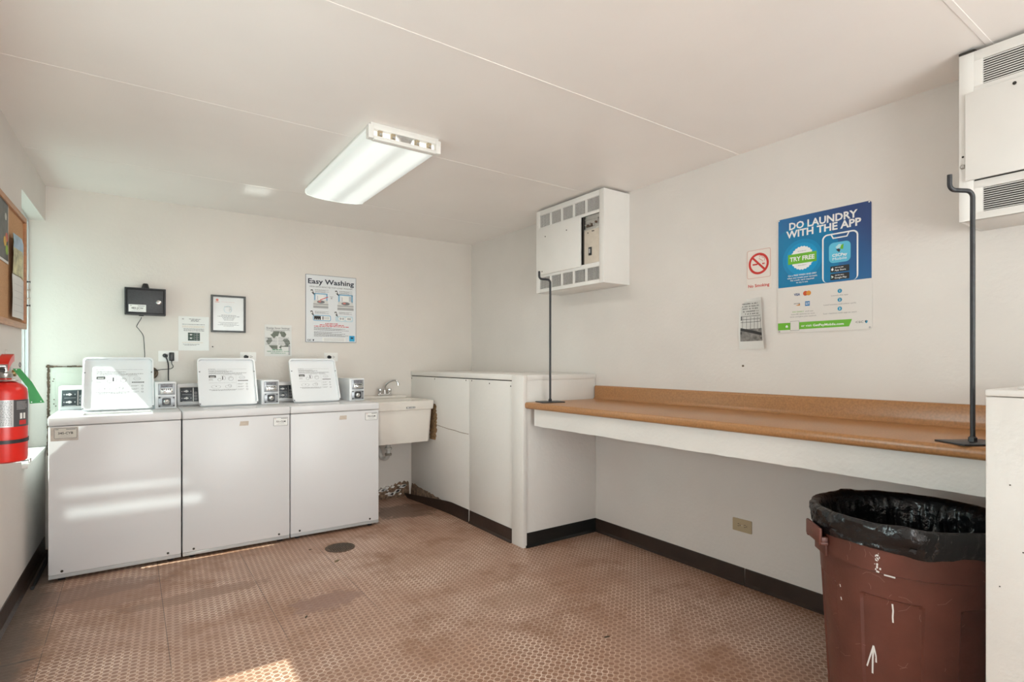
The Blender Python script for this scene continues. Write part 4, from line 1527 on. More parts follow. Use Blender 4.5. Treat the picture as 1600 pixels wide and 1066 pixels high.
plug('black plug and cord in the outlet by the leftmost washer', -2.675, 1.325, [(0.004, -0.020, -0.004), (0.016, -0.025, -0.04), (0.022, -0.022, -0.08), (0.021, -0.03, -0.15), (0.020, -0.10, -0.22)])
plug('black plug in the outlet above the middle washer lid', -2.124, 1.318, [(0.004, -0.020, -0.004), (0.006, -0.025, -0.06), (0.004, -0.022, -0.16), (0.0, -0.03, -0.24)])
plug('black plug in the outlet above the lid of the washer next to the sink', -1.460, 1.319, [(0.004, -0.020, -0.004), (0.006, -0.025, -0.06), (0.004, -0.022, -0.16), (0.0, -0.03, -0.24)])

pa = thing('power_adapter', 'black brick adapter in the outlet beside the first washer, wire running to the wall box', 'power adapter', (-2.632, -0.0085, 1.318))
MB().box(-0.016, 0.016, -0.030, 0.0, -0.034, 0.030, BLACKP, 0.004).build('adapter_body', pa)
MB().tube(spline([(0.0, -0.015, -0.034), (0.001, -0.015, -0.055), (0.010, -0.015, -0.075), (-0.005, -0.014, -0.092), (-0.06, -0.012, -0.098), (-0.115, -0.012, -0.102),
                  (-0.165, -0.010, -0.06), (-0.168, -0.008, 0.02), (-0.172, -0.006, 0.10), (-0.178, -0.006, 0.155), (-0.205, -0.006, 0.200), (-0.216, -0.008, 0.222), (-0.192, -0.012, 0.272), (-0.188, -0.014, 0.287)], 5), 0.0024, BLACKP, 8).build('wire', pa)

# ------------------------------------------------------------------ payment box
bxx = thing('payment_box', 'small black lockable metal box with a stub antenna on the back wall', 'box', (-2.796, -0.0006, 1.716))
BW, BH, BD = 0.250, 0.196, 0.075
MB().box(-BW / 2, BW / 2, -BD, 0, -BH / 2, BH / 2, BLACKM, 0.003).build('box_body', bxx)
mb = MB()
rframe(mb, [(-BW / 2 + .010, -BH / 2 + .010), (BW / 2 - .010, -BH / 2 + .010), (BW / 2 - .010, BH / 2 - .010), (-BW / 2 + .010, BH / 2 - .010)],
       [(-BW / 2 + .016, -BH / 2 + .015), (BW / 2 - .016, -BH / 2 + .015), (BW / 2 - .016, BH / 2 - .015), (-BW / 2 + .016, BH / 2 - .015)], -BD - 0.0006, -BD - 0.0001, M('deep_black_seam', (0.004, 0.004, 0.005), 0.8))
mb.box(-BW / 2 + .018, BW / 2 - .018, -BD - 0.003, -BD - 0.0002, -BH / 2 + .017, BH / 2 - .017, M('box_door_black', (0.04, 0.04, 0.045), 0.5, var=0.2, vscale=90), 0.0015)
dr = mb.build('box_door', bxx)
mb = MB().lathe([(0.016, 0), (0.016, 0.003), (0.013, 0.005)], CHROME, 22, (0.080, -BD - 0.003, -0.002), 'y')
mb.rect(0.077, 0.083, -0.006, 0.002, -BD - 0.0083, INK)
mb.build('lock', dr)
mb = MB()
x0, z0 = -0.101, -0.077
mb.prism([(x0, z0), (x0 + 0.104, z0), (x0 + 0.104, z0 + 0.052), (x0, z0 + 0.052)], -BD - 0.0042, -BD - 0.0031, WHITEP)
mb.text('483-JCW', x0 + 0.052, z0 + 0.020, INK, width=0.072, y=-BD - 0.0046, bold=0.015)
mb.text('CSC', x0 + 0.006, z0 + 0.041, INK, height=0.005, y=-BD - 0.0046, align='L', bold=0.03)
mb.rect(x0 + 0.054, x0 + 0.096, z0 + 0.041, z0 + 0.0445, -BD - 0.0046, INKG)
mb.greek(x0 + 0.03, x0 + 0.075, z0 + 0.012, 0.0022, -BD - 0.0046, INKL, random.Random(6))
mb.greek(x0 + 0.015, x0 + 0.09, z0 + 0.006, 0.0018, -BD - 0.0046, INKL, random.Random(8))
mb.build('number_label', dr, smooth=0)
mb = MB().lathe([(0.024, 0), (0.024, 0.006), (0.017, 0.032), (0.013, 0.036), (0, 0.036)], BLACKP, 16, (0.0, -0.036, BH / 2 + 0.0005))
mb.build('antenna', bxx)
MB().box(-0.04, -0.01, -0.05, -0.02, -BH / 2 - 0.006, -BH / 2 + 0.001, BLACKP, 0.002).build('cable_entry', bxx)

# ------------------------------------------------------------------ old access panel and cleanout on the back wall
ap = thing('access_hatch', 'greenish old painted access hatch with rusted edges behind the leftmost washer', 'hatch', (-3.352, -0.0008, 0.0))
MB().box(0.012, 0.50, -0.008, 0, 0.62, 1.240, GREENW, 0.003).build('hatch_board', ap)
MB().box(0.045, 0.49, -0.014, -0.0085, 0.66, 1.205, GREENW, 0.002).build('inner_board', ap)
mb = MB()
r = random.Random(21)
for i in range(60):
    z = 0.64 + i * 0.0103
    w_ = r.uniform(0.003, 0.008)
    mb.box(0.002 + r.uniform(-.002, .002), 0.010 + w_, -0.012, -0.001, z, z + 0.0105, RUST)
mb.box(-0.004, 0.035, -0.016, -0.001, 1.238, 1.252, RUST, 0.003)
for i in range(18):
    x = 0.03 + i * 0.0258
    mb.box(x, x + 0.0262, -0.012, -0.001, 1.240 + r.uniform(0, .004), 1.246 + r.uniform(0, .006), RUST if r.random() < .7 else DIRT)
mb.build('rusted_edge', ap, smooth=0)
for z in (1.16, 1.145, 1.02, 0.99, 0.975):
    MB().lathe([(0.004, 0), (0.003, 0.002)], RUST, 8, (0.040 + r.uniform(-.008, .01), -0.014, z), 'y').build('screw', ap)

rg = thing('pipe_cleanout', 'round rusty iron cleanout cap on the back wall peeking out beside the first lid', 'pipe fitting', (-2.762, -0.0006, 1.194))
mb = MB().lathe([(0.046, 0), (0.046, 0.010), (0.042, 0.014), (0.030, 0.014), (0.028, 0.008), (0, 0.008)], RUST, 28, (0, 0, 0), 'y')
mb.build('cap', rg)
mb = MB().lathe([(0.016, 0.008), (0.016, 0.020), (0.008, 0.022)], STEEL, 6, (0, 0, 0), 'y')
mb.build('plug_nut', rg)
MB().tube([(0.004, -0.008, -0.045), (0.004, -0.008, -0.18)], 0.007, RUST, 8).build('pipe', rg)

# ------------------------------------------------------------------ notices on the back wall
RG = random.Random(33)
# framed certificate
fr_ = thing('framed_notice', 'black framed white notice hanging on the back wall', 'picture frame', (-2.247, -0.0006, 1.657))
FW, FH = 0.246, 0.292
mb = MB()
rframe(mb, [(-FW / 2, -FH / 2), (FW / 2, -FH / 2), (FW / 2, FH / 2), (-FW / 2, FH / 2)], [(-FW / 2 + .014, -FH / 2 + .014), (FW / 2 - .014, -FH / 2 + .014), (FW / 2 - .014, FH / 2 - .014), (-FW / 2 + .014, FH / 2 - .014)], -0.018, 0, M('frame_black', (0.018, 0.014, 0.012), 0.35))
mb.build('frame', fr_, smooth=0)
mb = MB().box(-FW / 2 + .014, FW / 2 - .014, -0.008, -0.002, -FH / 2 + .014, FH / 2 - .014, M('glazed_paper', (0.72, 0.72, 0.72), 0.15, var=0.02, vscale=5))
y = -0.0085
mb.disc(-0.080, 0.108, 0.010, y, ROSE)
mb.rect(-0.096, -0.066, 0.0895, 0.0935, y, ROSE)
mb.greek(-0.05, 0.045, 0.092, 0.003, y, M('ink_faint_pink', (0.62, 0.5, 0.48), 0.6), RG)
BLUEF = M('ink_faint_blue', (0.45, 0.60, 0.66), 0.6)
mb.ring(-0.005, 0.035, 0.026, 0.029, y, BLUEF, 30)
mb.ring(0.012, 0.028, 0.007, 0.009, y, INKL, 16)
mb.ring(0.010, 0.040, 0.005, 0.007, y, INKL, 16)
mb.greek(-0.03, 0.02, 0.055, 0.004, y, INKL, RG)
for k, (hw) in enumerate((0.055, 0.080, 0.048, 0.042, 0.036)):
    mb.greek(-hw + 0.003, hw, -0.012 - k * 0.0095, 0.0035, y, INKG, RG)
for k, (hw) in enumerate((0.070, 0.058, 0.075, 0.035)):
    mb.greek(-hw, hw, -0.070 - k * 0.0095, 0.003, y, INKG, RG)
mb.build('printed_sheet', fr_, smooth=0)


def sheet(w, h, curl=0.004, mat=PAPER, nx=10, nz2=12, seed=0, th=0.0006):
    """thin paper with a gentle curl; returns MB and a function giving y at (x,z)"""
    def yy(x, z):
        u, v = x / w, z / h
        return -0.0012 - curl * (abs(u - 0.5) * 2) ** 3 * (abs(v - 0.5) * 2) ** 2 - 0.0006 * (1 + noise.noise(Vector((u * 3 + seed, v * 3, 0))))
    mb = MB()
    vs, fs = [], []
    for j in range(nz2 + 1):
        for i in range(nx + 1):
            x, z = w * i / nx, h * j / nz2
            vs.append((x, yy(x, z), z))
    m_ = len(vs)
    vs += [(p[0], p[1] + th, p[2]) for p in vs]
    st = nx + 1
    for j in range(nz2):
        for i in range(nx):
            a = j * st + i
            fs.append((a, a + 1, a + st + 1, a + st))
            fs.append((m_ + a, m_ + a + st, m_ + a + st + 1, m_ + a + 1))
    for i in range(nx):
        fs += [(i, m_ + i, m_ + i + 1, i + 1), (nz2 * st + i, nz2 * st + i + 1, m_ + nz2 * st + i + 1, m_ + nz2 * st + i)]
    for j in range(nz2):
        fs += [(j * st, (j + 1) * st, m_ + (j + 1) * st, m_ + j * st), (j * st + nx, m_ + j * st + nx, m_ + (j + 1) * st + nx, (j + 1) * st + nx)]
    mb.add(vs, fs, mat)
    return mb


# laminated instruction sheet
mb = sheet(0.205, 0.262, 0.004, M('laminated_paper', (0.72, 0.73, 0.71), 0.35, var=0.02, vscale=9, bump=0.2, bscale=16), seed=2)
y = -0.0032
mb.text('CSC', 0.020, 0.238, INK, height=0.0065, y=y, align='L', bold=0.03)
for k, hw in enumerate((0.040, 0.026, 0.028)):
    mb.greek(0.110 - hw, 0.110 + hw, 0.240 - 0.008 * k, 0.004, y, INKG, RG)
mb.greek(0.025, 0.175, 0.199, 0.0035, y, INKG, RG)
mb.greek(0.025, 0.175, 0.186, 0.003, y, M('ink_tan', (0.62, 0.50, 0.36), 0.6), RG)
mb.greek(0.025, 0.175, 0.178, 0.003, y, M('ink_tan', (0.62, 0.50, 0.36), 0.6), RG)
for k in range(3):
    mb.greek(0.035, 0.172, 0.166 - 0.008 * k, 0.0035, y, INKG, RG)
DKG = M('ink_dark_green', (0.03, 0.06, 0.045), 0.5)
mb.rect(0.063, 0.143, 0.076, 0.138, y, DKG)
y2 = y - 0.0004
for z in (0.122, 0.095):
    mb.disc(0.083, z, 0.0055, y2, WHITEP, 12)
    mb.disc(0.072, z + 0.001, 0.002, y2, WHITEP, 8)
    mb.disc(0.094, z + 0.001, 0.002, y2, WHITEP, 8)
mb.rect(0.104, 0.105, 0.079, 0.135, y2, INKL)
for z in (0.130, 0.116, 0.101, 0.087):
    mb.rect(0.110, 0.136, z, z + 0.0016, y2, INKL)
    mb.rect(0.120, 0.126, z - 0.006, z - 0.0025, y2, INKL)
mb.greek(0.025, 0.165, 0.060, 0.003, y, M('ink_tan', (0.62, 0.50, 0.36), 0.6), RG)
mb.greek(0.030, 0.140, 0.047, 0.003, y, INKG, RG)
mb.greek(0.040, 0.120, 0.040, 0.003, y, INKG, RG)
tag(mb.build('instruction_notice', loc=(-2.588, -0.0004, 1.364), smooth=40), 'white laminated instruction sheet with a small dark control panel picture', 'notice')

# recycling style energy notice
mb = sheet(0.212, 0.262, 0.003, seed=5)
y = -0.0032
mb.text('Energy Saver Settings', 0.106, 0.228, INKG, width=0.180, y=y, bold=0.01)
GRS = M('ink_green_grey', (0.16, 0.18, 0.145), 0.6, var=0.2, vscale=60)
def recpoly(pts):
    mb.flat(pts, y, GRS)
recpoly([(0.074, 0.148), (0.088, 0.168), (0.104, 0.168), (0.118, 0.208), (0.070, 0.208), (0.058, 0.186), (0.044, 0.180)])
recpoly([(0.148, 0.160), (0.160, 0.164), (0.170, 0.184), (0.155, 0.206), (0.124, 0.208), (0.116, 0.198), (0.128, 0.180), (0.128, 0.168)])
recpoly([(0.026, 0.098), (0.036, 0.098), (0.060, 0.130), (0.052, 0.152), (0.020, 0.152), (0.026, 0.143), (0.012, 0.125)])
recpoly([(0.182, 0.092), (0.200, 0.104), (0.196, 0.128), (0.178, 0.150), (0.152, 0.148), (0.140, 0.132), (0.152, 0.124), (0.164, 0.094)])
recpoly([(0.060, 0.060), (0.100, 0.060), (0.100, 0.092), (0.030, 0.092)])
recpoly([(0.112, 0.074), (0.130, 0.060), (0.130, 0.066), (0.180, 0.066), (0.196, 0.090), (0.130, 0.088), (0.130, 0.098)])
mb.greek(0.012, 0.198, 0.216, 0.0028, y - .0004, INKG, RG)
mb.greek(0.045, 0.160, 0.208, 0.0028, y - .0004, INKG, RG)
for k in range(7):
    mb.greek(0.008, 0.095, 0.152 - 0.009 * k, 0.0028, y - .0004, INKG if k % 3 == 0 else INKL, RG)
    mb.greek(0.108, 0.192, 0.154 - 0.009 * k, 0.0028, y - .0004, INKG if k % 3 == 0 else INKL, RG)
mb.rect(0.130, 0.186, 0.014, 0.080, y - .0006, PAPER)
mb.rect(0.186, 0.200, 0.012, 0.088, y - .0006, INKL)
mb.rect(0.155, 0.198, 0.086, 0.091, y - .0008, INK)
GRN = M('ink_green', (0.03, 0.24, 0.09), 0.6)
mb.greek(0.060, 0.140, 0.052, 0.006, y - .001, GRN, RG)
mb.text('KEEP THE ENERGY SAVER', 0.106, 0.038, GRN, width=0.175, height=0.0062, y=y - .001, bold=0.02)
mb.text('SETTINGS & SAVE', 0.106, 0.023, GRN, width=0.115, height=0.0062, y=y - .001, bold=0.02)
tag(mb.build('energy_notice', loc=(-1.981, -0.0004, 1.323), smooth=40), 'white energy saver notice with grey-green recycling arrows, lowest sheet on the back wall', 'notice')

# Easy Washing sign
ew = thing('washing_sign', 'white Easy Washing instruction sign with blue washer pictures on the back wall', 'sign', (-1.655, -0.0006, 1.448))
SW, SH = 0.440, 0.584
mb = MB().prism([(0, 0), (SW, 0), (SW, SH), (0, SH)], -0.0035, 0, M('sign_edge', (0.06, 0.08, 0.12), 0.4))
y = -0.0040
mb.rect(0.003, SW - 0.003, 0.003, SH - 0.003, y, M('sign_white', (0.70, 0.72, 0.74), 0.35))
mb.build('sign_board', ew, smooth=0)
mb = MB()
y = -0.0044
NAVY = M('ink_navy', (0.008, 0.012, 0.03), 0.5)
mb.text('Easy Washing', SW / 2, 0.507, NAVY, width=0.400, height=0.042, y=y, bold=0.024)
mb.text('HIGH-EFFICIENCY    TOP LOAD WASHER', SW / 2, 0.475, INKG, width=0.375, height=0.0115, y=y, bold=0.01)
mb.ring(0.204, 0.4805, 0.004, 0.007, y, INKG, 16)
LB = M('ink_washer_blue', (0.20, 0.42, 0.60), 0.5)
LG2 = M('ink_metal_grey', (0.36, 0.36, 0.36), 0.5)
def pict_washer(x0, z0, w, h, right):
    mb.rect(x0, x0 + w, z0, z0 + h * 0.17, y, LG2)
    mb.rect(x0, x0 + w, z0 + h * 0.17, z0 + h * 0.21, y, WHITEP)
    mb.rect(x0, x0 + w, z0 + h * 0.21, z0 + h * 0.30, y, LG2)
    mb.flat([(x0, z0 + h * .30), (x0 + w, z0 + h * .30), (x0 + w * .92, z0 + h * .55), (x0 + w * .08, z0 + h * .55)], y, M('ink_pale', (0.62, 0.62, 0.60), 0.5))
    mb.disc(x0 + w * .5, z0 + h * .42, w * .26, y - .0003, INKG, 22, h * .10)
    mb.disc(x0 + w * .42, z0 + h * .44, w * .10, y - .0006, ROSE, 12, h * .05)
    mb.rect(x0 + w * .05, x0 + w * .14, z0 + h * .5, z0 + h, y, LB)
    mb.rect(x0 + w * .05, x0 + w * .95, z0 + h * .93, z0 + h, y, LB)
    mb.rect(x0 + w * .86, x0 + w * .95, z0 + h * .5, z0 + h, y, LB)
    mb.rect(x0 + w * .28, x0 + w * .68, z0 + h * .56, z0 + h * .90, y - .0003, WHITEP)
    mb.rect(x0 + w * .28, x0 + w * .30, z0 + h * .56, z0 + h * .82, y - .0006, INKG)
    if right:
        for k in range(4):
            mb.rect(x0 + w * .72, x0 + w * .86, z0 + h * (.60 + .08 * k), z0 + h * (.63 + .08 * k), y - .0006, INKG)
    else:
        mb.line(x0 + w * .45, z0 + h * .55, x0 + w * .98, z0 + h * .78, 0.006, y - .0009, RED)
pict_washer(0.064, 0.296, 0.128, 0.130, False)
pict_washer(0.272, 0.288, 0.145, 0.140, True)
def hand(x, z):
    mb.flat([(x, z), (x + 0.022, z - 0.020), (x + 0.006, z + 0.030), (x - 0.012, z + 0.026)], y, INK)
    mb.flat([(x - 0.002, z + 0.006), (x + 0.008, z + 0.002), (x + 0.003, z + 0.022), (x - 0.006, z + 0.018)], y - .0003, WHITEP)
for x, z in ((0.052, 0.426), (0.262, 0.430), (0.050, 0.243), (0.256, 0.243)):
    hand(x, z)
for (x0, z0, n_) in ((0.078, 0.455, 4), (0.288, 0.455, 4), (0.078, 0.265, 3), (0.285, 0.268, 3)):
    for k in range(n_):
        mb.greek(x0, x0 + (0.118 if k % 2 == 0 else 0.09), z0 - 0.008 * k, 0.003, y, INKG, RG)
mb.rect(0.205, 0.235, 0.400, 0.403, y, INKG)
mb.disc(0.220, 0.388, 0.008, y, INKL)
mb.flat(rrect(0.060, 0.215, 0.185, 0.236, 0.014), y, LB)
mb.flat(rrect(0.067, 0.208, 0.192, 0.229, 0.008), y - .0003, WHITEP)
mb.rect(0.070, 0.128, 0.195, 0.227, y - .0006, INK)
for k in range(3):
    mb.disc(0.082 + 0.016 * k, 0.200, 0.0035, y - .0009, WHITEP, 8)
mb.rect(0.142, 0.150, 0.197, 0.226, y - .0006, INK)
for k in range(4):
    mb.rect(0.160 + .011 * k, 0.163 + .011 * k, 0.199, 0.224, y - .0006, INKG)
mb.flat(rrect(0.254, 0.412, 0.185, 0.236, 0.012), y, M('ink_pale_blue', (0.52, 0.64, 0.70), 0.5))
mb.disc(0.310, 0.211, 0.030, y - .0003, WHITEP, 20, 0.018)
mb.disc(0.372, 0.211, 0.030, y - .0003, WHITEP, 20, 0.018)
for x in (0.300, 0.322, 0.368, 0.384):
    mb.disc(x, 0.212, 0.009, y - .0006, INKL, 12, 0.011)
for k, (a, b) in enumerate(((0.165, 0.275), (0.118, 0.330), (0.070, 0.375))):
    mb.greek(a, b, 0.161 - 0.0125 * k, 0.006, y, RED, RG)
for k in range(11):
    if k == 4:
        continue
    mb.greek(0.070, 0.372 - (0.15 if k in (0, 6) else 0.03 * (k % 3)), 0.126 - 0.0075 * k, 0.0034, y, INKG, RG)
mb.rect(0.140, 0.345, 0.006, 0.042, y - .0003, WHITEP)
for k in range(3):
    mb.greek(0.155, 0.330, 0.032 - .009 * k, 0.003, y - .0006, INKL, RG)
mb.rect(0.378, 0.426, 0.012, 0.062, y, M('ink_cyan_box', (0.02, 0.33, 0.60), 0.5))
mb.rect(0.392, 0.412, 0.036, 0.048, y - .0003, NAVY)
mb.text('CSC', 0.012, 0.010, INK, height=0.014, y=y, align='L', bold=0.03)
mb.flat([(0.060, 0.010), (0.066, 0.008), (0.072, 0.024), (0.058, 0.024)], y, NAVY)
mb.build('sign_print', ew, smooth=0)

# small screw left in the wall between the papers
tag(MB().lathe([(0.0045, 0), (0.0045, 0.006), (0.002, 0.008)], INK, 10, (0, 0, 0), 'y').build('wall_screw', loc=(-2.358, -0.0005, 1.396)), 'dark screw sticking out of the back wall below the framed notice', 'screw')
tag(MB().lathe([(0.006, 0), (0.006, 0.004), (0.002, 0.006)], RUST, 10, (0, 0, 0), 'y').build('wall_screw', loc=(-0.0005, -3.046, 1.255), rot=-math.pi / 2), 'small rusty nail in the right wall between photo notice and counter', 'screw')

# ------------------------------------------------------------------ signs on the right wall (local x runs towards the camera)
RW = -math.pi / 2
sg = thing('laundry_app_sign', 'large blue and white Do Laundry With The App sign on the right wall', 'sign', (-0.0008, -3.253, 1.433), RW)
SW, SH = 0.460, 0.615
SWHITE = M('sign_offwhite', (0.68, 0.65, 0.62), 0.3)
mb = MB().prism(rrect(0, SW, 0, SH, 0.014), -0.003, 0, SWHITE)
mb.build('sign_board', sg, smooth=30)


def grad_blue():
    m = bpy.data.materials.new('printed_blue')
    m.use_nodes = True
    nt = m.node_tree
    b = nt.nodes['Principled BSDF']
    b.inputs['Roughness'].default_value = 0.3
    tc = nt.nodes.new('ShaderNodeTexCoord')
    mp = nt.nodes.new('ShaderNodeMapping')
    mp.inputs['Rotation'].default_value = (0, math.radians(42), 0)
    nt.links.new(tc.outputs['Object'], mp.inputs[0])
    s = nt.nodes.new('ShaderNodeSeparateXYZ')
    nt.links.new(mp.outputs[0], s.inputs[0])
    r = nt.nodes.new('ShaderNodeValToRGB')
    mr = nt.nodes.new('ShaderNodeMapRange')
    mr.inputs['From Min'].default_value = 0.18
    mr.inputs['From Max'].default_value = 0.66
    nt.links.new(s.outputs[0], mr.inputs['Value'])
    nt.links.new(mr.outputs['Result'], r.inputs['Fac'])
    r.color_ramp.elements[0].color = (0.0, 0.20, 0.46, 1)
    r.color_ramp.elements[1].color = (0.022, 0.055, 0.18, 1)
    nt.links.new(r.outputs[0], b.inputs['Base Color'])
    return m


GB = grad_blue()
mb = MB()
o_ = rrect(0.003, SW - 0.003, 0.243, SH - 0.003, 0.012)
mb.flat([(0.003, 0.243), (SW - 0.003, 0.243)] + o_[6:18], -0.0034, GB)
# tone-on-tone circles of the printed background
C1 = M('print_blue_1', (0.0, 0.17, 0.36), 0.3)
C2 = M('print_blue_2', (0.0, 0.215, 0.45), 0.3)
C3 = M('print_blue_3', (0.0, 0.27, 0.54), 0.3)
def clipdisc(cx, cz, r, y, mat):
    pts = []
    for i in range(64):
        a = 2 * math.pi * i / 64
        x = min(max(cx + r * math.cos(a), 0.003), SW - 0.003)
        z = min(max(cz + r * math.sin(a), 0.243), SH - 0.003)
        pts.append((x, z))
    mb.flat(pts, y, mat)
clipdisc(0.133, 0.385, 0.185, -0.0037, C1)
clipdisc(0.131, 0.385, 0.103, -0.0040, C2)
clipdisc(0.131, 0.385, 0.084, -0.0043, C3)
mb.build('blue_print', sg, smooth=0)
mb = MB()
y = -0.0048
WT = M('print_white', (0.78, 0.78, 0.78), 0.4)
mb.text('DO LAUNDRY', 0.230, 0.547, WT, width=0.334, height=0.036, y=y, bold=0.030)
mb.text('WITH THE APP', 0.230, 0.505, WT, width=0.366, height=0.036, y=y, bold=0.030)
# seal
pts = []
for i in range(96):
    a = 2 * math.pi * i / 96
    rr = 0.0590 + 0.0022 * math.sin(a * 24)
    pts.append((0.131 + rr * math.cos(a), 0.389 + rr * math.sin(a) * 1.03))
mb.flat(pts, y, WT)
mb.greek(0.108, 0.154, 0.424, 0.003, y - .0003, INKL, RG)
mb.greek(0.110, 0.152, 0.350, 0.003, y - .0003, INKL, RG)
GN = M('print_green', (0.13, 0.42, 0.02), 0.35)
mb.rect(0.057, 0.205, 0.362, 0.414, y - .0006, GN)
mb.text('TRY FREE', 0.131, 0.377, WT, width=0.128, height=0.022, y=y - .0010, bold=0.032)
for k, s_ in enumerate(('Get a FREE WASH AND DRY', 'when you create your account.', 'No credit card required', 'to try it out.')):
    mb.text(s_, 0.131, 0.298 - k * 0.0128, WT, height=0.0082, width=(0.148, 0.156, 0.122, 0.062)[k], y=y, bold=0.015)
# phone outline
rframe(mb, rrect(0.232, 0.400, 0.2435, 0.487, 0.026), rrect(0.239, 0.393, 0.2437, 0.480, 0.020), y, y + 0.0008, WT)
mb.line(0.275, 0.483, 0.285, 0.4625, 0.006, y - .0001, WT)
mb.line(0.283, 0.4625, 0.351, 0.4625, 0.006, y - .0001, WT)
mb.line(0.349, 0.4625, 0.359, 0.483, 0.006, y - .0001, WT)
mb.flat(rrect(0.265, 0.366, 0.339, 0.440, 0.022), y, M('print_sky', (0.10, 0.46, 0.66), 0.35))
yy = y - .0004
mb.flat([(0.296, 0.416), (0.312, 0.430), (0.326, 0.426), (0.318, 0.412), (0.306, 0.406)], yy, M('print_pale', (0.45, 0.66, 0.72), 0.4))
mb.flat([(0.318, 0.404), (0.332, 0.402), (0.334, 0.428), (0.322, 0.422)], yy - .0003, GN)
mb.flat([(0.314, 0.388), (0.320, 0.402), (0.310, 0.408), (0.298, 0.404)], yy - .0004, NAVY)
mb.text('CSCPay', 0.3155, 0.370, WT, width=0.070, height=0.013, y=yy, bold=0.03)
mb.text('Mobile', 0.3155, 0.352, WT, width=0.066, height=0.013, y=yy)
for z0, s_, w_ in ((0.292, 'App Store', 0.052), (0.254, 'Google Play', 0.056)):
    mb.flat(rrect(0.272, 0.360, z0, z0 + 0.031, 0.003), y, INK)
    mb.text(s_, 0.292, z0 + 0.006, WT, width=w_, height=0.0085, y=yy, align='L', bold=0.012)
    mb.greek(0.294, 0.335, z0 + 0.0205, 0.003, yy, WT, RG)
mb.disc(0.2815, 0.3065, 0.0056, yy, WT, 16, 0.0062)
mb.disc(0.2830, 0.3140, 0.0016, yy, WT, 8, 0.0024)
mb.flat([(0.277, 0.262), (0.288, 0.2695), (0.277, 0.277)], yy, WT)
mb.flat([(0.277, 0.262), (0.2835, 0.2695), (0.277, 0.2695)], yy - .0003, M('print_teal', (0.1, 0.45, 0.4), 0.4))
# lower half
y = -0.0036
VB = M('print_visa_blue', (0.02, 0.06, 0.22), 0.4)
mb.text('VISA', 0.104, 0.194, VB, width=0.032, height=0.0125, y=y, bold=0.03)
mb.disc(0.148, 0.202, 0.0125, y, M('print_red', (0.50, 0.06, 0.01), 0.4), 24)
mb.disc(0.164, 0.202, 0.0125, y - .0003, M('print_orange', (0.62, 0.24, 0.03), 0.4), 24)
mb.text('DISCOVER', 0.104, 0.150, INK, width=0.032, height=0.0045, y=y, bold=0.02)
mb.flat([(0.096, 0.141), (0.120, 0.141), (0.120, 0.150)], y, M('print_orange', (0.62, 0.24, 0.03), 0.4))
mb.rect(0.146, 0.170, 0.136, 0.160, y, M('print_amex', (0.02, 0.17, 0.42), 0.4))
mb.greek(0.149, 0.168, 0.150, 0.003, y - .0003, WT, RG)
mb.greek(0.149, 0.168, 0.143, 0.003, y - .0003, WT, RG)
mb.text('PAY EASILY', 0.080, 0.106, GN, width=0.060, height=0.0062, y=y, align='L', bold=0.005)
mb.text('and use', 0.187, 0.106, INKG, width=0.040, height=0.0062, y=y, align='R')
mb.text('auto-fill options to save', 0.134, 0.0935, INKG, width=0.122, height=0.0062, y=y)
mb.text('time and give you control', 0.134, 0.0805, INKG, width=0.134, height=0.0062, y=y)
TEAL = M('print_teal_blue', (0.015, 0.25, 0.42), 0.4)
for k, (s_, w_) in enumerate((('Launch the app.', 0.080), ('Load laundry and select cycle.', 0.152), ('Scan machine with app to start.', 0.158))):
    zc_ = 0.197 - 0.044 * k
    mb.disc(0.3155, zc_, 0.0105, y, TEAL, 24)
    mb.text(str(k + 1), 0.3155, zc_ - 0.0052, WT, height=0.0105, y=y - .0003, bold=0.01)
    mb.text(s_, 0.3155, zc_ - 0.0235, INKG, width=w_, height=0.0064, y=y)
mb.flat([(0.001, 0.015), (0.358, 0.019), (0.372, 0.054), (0.001, 0.053)], y, GN)
mb.flat(rrect(0.043, 0.056, 0.028, 0.037, 0.003), y - .0003, WT)
mb.flat([(0.045, 0.037), (0.054, 0.037), (0.052, 0.041), (0.047, 0.041)], y - .0003, WT)
mb.rect(0.068, 0.116, 0.011, 0.061, y - .0003, INKG)
mb.rect(0.0695, 0.1145, 0.0125, 0.0595, y - .0006, SWHITE)
mb.text('or visit', 0.126, 0.0285, WT, width=0.054, height=0.0115, y=y - .0003, align='L', bold=0.01)
mb.text('GetPayMobile.com', 0.186, 0.0285, WT, width=0.148, height=0.0115, y=y - .0003, align='L', bold=0.025)
mb.text('CSC', 0.388, 0.033, INK, width=0.034, height=0.0095, y=y, align='L', bold=0.005)
mb.flat([(0.430, 0.032), (0.437, 0.030), (0.442, 0.042), (0.430, 0.044)], y, TEAL)
mb.flat([(0.427, 0.040), (0.432, 0.034), (0.436, 0.046)], y - .0003, NAVY)
mb.build('sign_lettering', sg, smooth=0)
for x, z in ((0.008, 0.606), (0.448, 0.606), (0.010, 0.008), (0.450, 0.010)):
    MB().lathe([(0.0045, 0), (0.004, 0.002), (0.002, 0.003)], CHROME if z > .5 else INKL, 12, (x, -0.0048, z), 'y').build('screw', sg)

